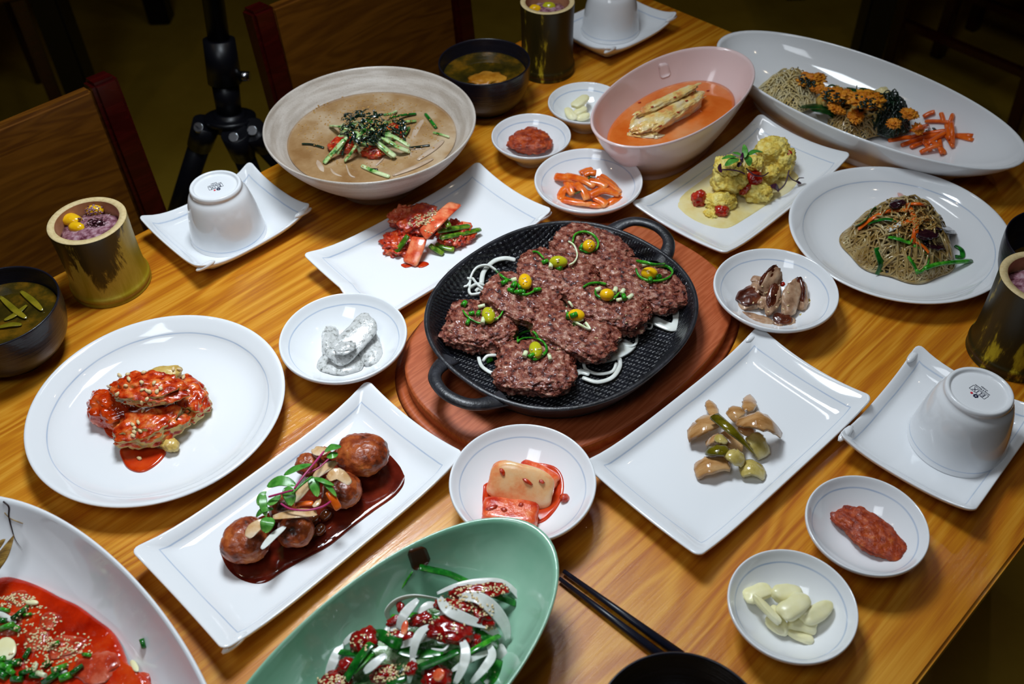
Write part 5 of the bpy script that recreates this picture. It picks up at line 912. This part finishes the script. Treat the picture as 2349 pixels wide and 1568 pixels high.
for k, (a, b) in enumerate((((1300, 1090), (1560, 1060)), ((1400, 1130), (1700, 1040)), ((1580, 950), (1780, 960)), ((1700, 890), (1720, 960)), ((1790, 905), (1760, 1010)), ((1560, 930), (1650, 890)), ((1650, 1060), (1950, 1050)), ((1700, 1040), (1950, 1090)), ((1470, 1150), (1640, 1090)), ((1620, 1180), (1560, 1100)), ((1740, 1070), (1790, 1155)), ((1700, 1210), (1680, 1090)), ((1480, 1060), (1750, 1010)), ((1600, 1120), (1780, 1010)), ((1540, 1190), (1700, 1130)), ((1740, 980), (1770, 1090)), ((1780, 960), (1790, 1140)), ((1460, 1040), (1600, 1000)), ((1640, 1100), (1740, 1190)))):
    z = 22+3*(k % 5); u_ = 1.5+.9*(k % 6); strip('carrot_strip', lifted([(1650+x/3.3577, y/3.3577) for x, y in (a, ((a[0]+b[0])/2, (a[1]+b[1])/2-6), b)], u_), 11, 8, 'carrot', CARL[k] + ' orange carrot strip in the pile on the long salad', 'carrot', 'carrot pile', n=3, roll=random.uniform(-30, 30))
# green bowl
dish('oval_bowl', -.0796*K, .2836*K, R(45.4), sup(.163, .077, 2.05, 160), BOAT, M['celadon'], 'green glazed oval bowl of onion salad at the bottom', 'bowl')
gb = [o for o in bpy.data.objects if o.get('label', '').startswith('green glazed')][0]
patch('brown_mark', ((932, 1262), (975, 1250), (990, 1288), (948, 1312)), 5, .0003, M['brownmark'], gb)
zg = lambda l, z=30: [(550+p[0]/2.936, 1150+p[1]/2.936, p[2] if len(p) > 2 else z) for p in l]
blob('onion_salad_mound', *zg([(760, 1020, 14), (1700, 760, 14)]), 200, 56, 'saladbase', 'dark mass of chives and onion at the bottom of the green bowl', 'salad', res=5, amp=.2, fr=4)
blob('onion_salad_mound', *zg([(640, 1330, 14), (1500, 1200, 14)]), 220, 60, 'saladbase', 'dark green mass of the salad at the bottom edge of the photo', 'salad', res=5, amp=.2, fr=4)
for pts, w_, lab in (([(1000, 790), (990, 730, 38), (1060, 660, 44), (1180, 630, 48), (1340, 650, 46)], 13, 'long white onion arc at the back left of the salad'), ([(1330, 620, 40), (1450, 570, 44), (1600, 540, 44), (1760, 545, 42), (1860, 620, 34), (1895, 700, 28), (1885, 780, 22)], 12, 'white onion arc around the upper right of the salad'),
    ([(1345, 650, 56), (1400, 730, 60), (1520, 790, 56), (1670, 840, 46)], 20, 'thick white onion slice in the middle of the salad'), ([(1370, 700, 50), (1400, 770, 46), (1470, 840, 40)], 22, 'onion slice under the red dressing'), ([(1480, 650, 54), (1600, 650, 58), (1700, 720, 54), (1780, 830, 42), (1800, 930, 32)], 24, 'broad onion slice on the right of the salad'),
    ([(1070, 860, 46), (1110, 760, 54), (1200, 660, 54)], 17, 'onion slice with an orange end at the left'), ([(1200, 750, 48), (1270, 700, 48), (1340, 710, 46)], 14, 'small onion slice between the red patches'), ([(1160, 1080, 50), (1180, 960, 58), (1220, 880, 58), (1280, 840, 54)], 16, 'onion arc coming to the front in the middle'), ([(1140, 1220, 40), (1160, 1100, 50), (1180, 1060, 52)], 12, 'lower end of the middle onion arc'),
    ([(1450, 1227, 44), (1510, 1100, 52), (1520, 1000, 54), (1490, 920, 52)], 18, 'upright onion strip at the front right'), ([(1560, 1220, 36), (1650, 1120, 42), (1700, 1030, 42), (1660, 940, 42)], 16, 'curved onion strip at the right front'), ([(1430, 1140, 44), (1560, 1060, 46), (1720, 1000, 36)], 12, 'onion strip crossing at the right'), ([(590, 1180, 26), (640, 1060, 34), (690, 950, 34)], 18, 'pale onion strip at the far left of the salad'),
    ([(700, 960, 36), (760, 910, 42), (820, 880, 42)], 13, 'white onion strip behind the red lump at the left'), ([(1060, 980, 46), (1180, 940, 48), (1310, 910, 48)], 14, 'white onion strip under the middle arc'), ([(840, 1150, 46), (900, 1100, 50), (985, 1030, 50)], 16, 'pale onion end at the left middle'), ([(1620, 870, 42), (1700, 880, 38), (1740, 870, 34)], 16, 'onion slice at the right edge of the salad'),
    ([(1750, 960, 30), (1770, 1040, 26), (1760, 1080, 22)], 20, 'translucent onion skin at the right'), ([(1290, 990, 50), (1370, 1000, 52), (1410, 960, 52)], 5, 'thin onion thread in the middle of the salad'), ([(520, 1150, 24), (545, 1130, 26), (560, 1180, 26)], 12, 'small onion bit at the lower left'), ([(1000, 800, 42), (1040, 860, 42), (1090, 850, 42)], 14, 'short onion slice below the left arc'), ([(980, 900, 44), (1000, 840, 44)], 10, 'pale onion stub at the left')):
    strip('onion_slice', zg(pts), w_*1.35, 5, 'onion', lab, 'onion', 'onions in the green bowl', cup=.15, prof='spindle', roll=10)
for pts, w_, lab in (([(1210, 440, 54), (1300, 460, 50), (1420, 490, 44), (1570, 560, 38)], 15, 'long green chive along the back wall of the green bowl'), ([(1165, 470, 54), (1050, 640, 36), (900, 850, 20)], 4, 'thin green chive bent at the brown mark'), ([(670, 1010, 38), (760, 1020, 42), (850, 1030, 44)], 14, 'green chive at the left of the salad'), ([(710, 1200, 40), (800, 1060, 50), (890, 950, 52)], 18, 'broad green chive pointing to the front left'), ([(760, 1150, 44), (830, 1080, 48), (900, 1010, 50)], 12, 'second green chive at the left'),
    ([(900, 900, 46), (960, 900, 52), (1040, 950, 52), (1090, 960, 48)], 20, 'wide green chive fold in the left middle'), ([(1070, 990, 44), (1200, 1020, 44), (1370, 1000, 44)], 26, 'wide green chive in the middle'), ([(1200, 1120, 46), (1350, 1060, 48), (1480, 1000, 50)], 16, 'green chive toward the right front'), ([(1490, 1050, 46), (1620, 970, 48), (1750, 900, 40)], 12, 'bright green chive pointing right'), ([(1560, 850, 42), (1660, 920, 42), (1740, 960, 34)], 20, 'green chive at the right'),
    ([(1700, 620, 40), (1780, 650, 38), (1860, 685, 32)], 15, 'green chive under the right onion arc'), ([(990, 1220, 44), (1050, 1200, 46), (1120, 1180, 46)], 16, 'green chive at the bottom middle'), ([(1640, 1227, 30), (1700, 1160, 32), (1740, 1060, 28)], 28, 'green chive at the bottom right of the salad'), ([(1020, 770, 40), (1080, 780, 42), (1180, 760, 44), (1240, 790, 44)], 10, 'green chive under the left onion arc'), ([(1300, 770, 50), (1380, 820, 48), (1430, 850, 44)], 8, 'thin green chive in the middle'), ([(600, 1225, 36), (660, 1230, 36)], 14, 'green chive stub at the bottom left'), ([(480, 1130, 24), (520, 1170, 26), (540, 1200, 24)], 10, 'dark chive tip at the far left')):
    strip('chive', zg(pts), w_*1.35, 4, 'scald' if w_ > 13 else 'scal', lab, 'chive', 'chives in the green bowl', roll=random.uniform(-20, 20))
for a, b, w_, h_, lab in (((1420, 620, 46), (1800, 590, 46), 32, 22, 'red dressing with sesame at the back of the salad'), ((1310, 690, 50), (1560, 720, 54), 30, 20, 'red dressing on the middle onion'), ((1560, 740, 50), (1740, 780, 46), 46, 30, 'glossy red dressing lump at the right'), ((1060, 720, 40), (1110, 700, 42), 22, 18, 'small red dressing drop under the left arc'), ((990, 830, 44), (1090, 770, 46), 16, 16, 'red dressing drip at the left'), ((1140, 810, 44), (1300, 780, 46), 26, 22, 'red dressing in the left middle'), ((1270, 840, 54), (1560, 900, 52), 50, 28, 'largest red dressing lump in the middle'), ((990, 910, 42), (1170, 900, 42), 22, 20, 'red dressing below the left onion'),
    ((750, 980, 46), (930, 880, 48), 44, 30, 'red dressing lump at the left with sesame'), ((1550, 930, 44), (1620, 960, 42), 34, 20, 'red dressing drip at the right'), ((1125, 1170, 52), (1180, 1080, 56), 22, 16, 'red dressing on the end of the middle onion arc'), ((1230, 1180, 40), (1420, 1180, 40), 46, 24, 'dark red dressing at the bottom middle'), ((660, 1130, 40), (760, 1070, 44), 26, 20, 'red dressing at the lower left'), ((540, 1215, 34), (760, 1200, 36), 40, 24, 'red dressing at the bottom left'), ((880, 1180, 40), (1060, 1140, 42), 36, 22, 'red dressing with many seeds at the bottom')):
    blob('red_dressing', *zg([a, b]), w_*1.25, h_*1.1, 'gochu', lab, 'sauce', 'red dressing on the onion salad', res=4, amp=.22, fr=2.6)
blob('chili_piece', *zg([(1100, 900, 58), (1120, 800, 60)]), 16, 5, 'kimo', 'flat orange chili piece at the left of the salad', 'chili'); blob('chili_piece', *zg([(1310, 1200, 50), (1370, 1130, 54)]), 26, 6, 'kimo', 'flat red chili piece at the bottom of the salad', 'chili')
g = lambda x, y, rx, ry, a, n: (550+x/2.936, 1150+y/2.936, rx/2.936, ry/2.936, a, n)
seeds('sesame', [g(1620, 600, 190, 50, -5, 60), g(1420, 670, 80, 50, 20, 22), g(1600, 710, 130, 60, 15, 40), g(800, 950, 70, 70, 0, 18), g(1480, 850, 60, 40, 0, 8), g(1290, 800, 90, 30, 0, 9), g(1020, 1150, 130, 50, -20, 70), g(620, 1200, 110, 40, 0, 40), g(1380, 910, 50, 25, 0, 6), g(1690, 850, 40, 16, 0, 14), g(1040, 890, 60, 30, 0, 8)], 9, 5, 'sesame', 'sesame seeds on the onion salad')
# dish at the lower left
dish('oval_dish', -.292*K, .280*K, R(-47), sup(.216, .0935, 2.05, 160), BOAT, M['porc'], 'long white oval dish with red sauce cut off at the lower left', 'dish', group='long white oval dishes')
zl = lambda l, z=26: [(p[0]/3.58, 1130+p[1]/3.58, p[2] if len(p) > 2 else z) for p in l]
puddle('red_sauce', [(p[0]/3.58, 1130+p[1]/3.58) for p in ((-300, 820), (-120, 740), (40, 690), (200, 720), (350, 780), (500, 860), (650, 930), (800, 1040), (920, 1130), (990, 1230), (1030, 1330), (1070, 1420), (1180, 1500), (1250, 1600), (1200, 1900), (600, 1900), (0, 1700), (-300, 1300))], 25, 4, 'sauceb', 'glossy red sauce pooled in the lower left dish', 'sauce')
for a, b, w_, h_, lab in (((60, 860, 28), (240, 880, 28), 40, 14, 'pale red meat lump at the top left of the sauce'), ((330, 1040, 28), (480, 1060, 28), 46, 16, 'meat lump in the middle of the red sauce'), ((200, 1220, 28), (400, 1200, 28), 60, 16, 'meat lump at the left of the red sauce'), ((620, 1450, 28), (980, 1420, 28), 80, 22, 'large meat lump at the bottom of the red sauce'), ((380, 1280, 28), (700, 1260, 28), 60, 16, 'wide meat lump in the lower middle'), ((1080, 1560, 24), (1240, 1560, 24), 50, 20, 'meat lump at the tip of the sauce near the dish wall'), ((-40, 1050, 28), (160, 1100, 28), 60, 16, 'meat lump at the left edge of the sauce')):
    blob('meat_lump', *zl([a, b]), w_, h_, 'meatred', lab, 'meat', 'meat in the red sauce', res=4, amp=.2)
for (x, y, a, L, w_, m) in ((270, 910, 5, 30, 13, 'garlic'), (1110, 1430, 60, 30, 14, 'garlic'), (60, 1290, 70, 52, 42, 'garlic'), (60, 1030, 30, 50, 14, 'onion'), (510, 1490, -20, 30, 9, 'onion')):
    X, Y = x/3.58, 1130+y/3.58; d = (math.cos(R(a))*L/2, math.sin(R(a))*L/2); blob({'garlic': 'pine_nut', 'onion': 'onion_slice'}[m] if w_ < 40 else 'garlic_slice', hit(X-d[0], Y-d[1], 2), hit(X+d[0], Y+d[1], 2), w_, 10, m, {270: 'cream pine nut at the top of the red sauce', 1110: 'cream pine nut at the right tip of the red sauce', 60: 'pale garlic slice at the left of the red sauce' if y > 1200 else 'white onion slice at the left of the red sauce', 510: 'thin pale onion sliver at the bottom of the red sauce'}[x], {'garlic': 'nut', 'onion': 'onion'}[m] if w_ < 40 else 'garlic', res=3, amp=.05)
for (x, y, a, L, w_, m) in ((160, 1010, -35, 34, 13, 'scald'), (190, 980, -40, 30, 12, 'scald'), (130, 1120, 20, 24, 16, 'scal'), (40, 970, 10, 26, 10, 'scal'), (60, 1110, -20, 34, 14, 'scal'), (235, 1010, -10, 20, 8, 'scal'), (230, 1330, -60, 26, 12, 'scald'), (460, 1245, -15, 22, 10, 'scal'), (720, 1340, 5, 16, 10, 'scal'), (395, 1415, -30, 20, 16, 'scald'), (120, 1410, -10, 34, 20, 'scald'), (60, 1440, 10, 30, 20, 'scal'), (290, 1450, -70, 22, 14, 'scalw'), (300, 1510, 0, 24, 14, 'scald'), (220, 1480, -20, 24, 14, 'scald'), (430, 1530, -35, 46, 18, 'scald'), (500, 1450, -20, 34, 16, 'scal'), (550, 1520, -20, 30, 18, 'scal'), (640, 1460, -35, 34, 12, 'scald'), (20, 1500, 30, 30, 18, 'scald'), (150, 1540, 0, 26, 16, 'scald'), (10, 1380, -20, 22, 14, 'scal'), (1180, 1250, 75, 22, 12, 'scald'), (20, 1060, 0, 24, 14, 'scald'), (350, 1500, 20, 20, 12, 'scalw'), (100, 1480, 30, 20, 14, 'scal')):
    X, Y = x/3.58, 1130+y/3.58; L *= 1.0; d = (math.cos(R(a))*L*.5, math.sin(R(a))*L*.5); p, q = hit(X-d[0], Y-d[1], 2.5), hit(X+d[0], Y+d[1], 2.5); V, F = cyl(p, q, mpp(p)*w_/2, mpp(p)*w_*.45, 10)
    put('scallion_bit', V, F, M[m], None, 'chopped scallion stuck alone to the wall of the lower left dish' if x == 1180 else 'chopped scallion in the red sauce of the lower left dish', 'scallion', None if x == 1180 else 'scallions in the red sauce')
seeds('sesame', [(20, 1380, 40, 14, 0, 40), (90, 1440, 60, 50, 30, 110), (100, 1500, 80, 40, 0, 110), (180, 1480, 40, 30, 0, 30), (40, 1370, 40, 10, 0, 30)], 8, 5, 'sesame', 'sesame seeds on the red sauce')
strip('fish_tail', zl([(-60, 620, 52), (20, 520, 58), (70, 430, 62), (115, 345, 64)]), 40, 8, 'tail', 'brown dried fish tail at the left edge of the lower left dish', 'fish', prof='taper'); strip('fish_tail', zl([(-60, 480, 56), (0, 420, 60), (45, 380, 64)]), 26, 6, 'tail', 'second brown tail end behind the first at the left edge', 'fish', prof='taper')
strip('dark_stem', lifted([(p[0]/3.58, 1130+p[1]/3.58) for p in ((30, 75), (75, 120), (75, 200), (100, 300), (130, 390), (190, 470))], .8), 4, 4, 'redleg', 'dark thin stem on the white wall of the lower left dish', 'stem', prof='taper')
strip('dark_stem', lifted([(p[0]/3.58, 1130+p[1]/3.58) for p in ((38, 165), (90, 215), (190, 255))], .6), 2, 2, 'tail', 'fine brown thread crossing the dark stem', 'stem')
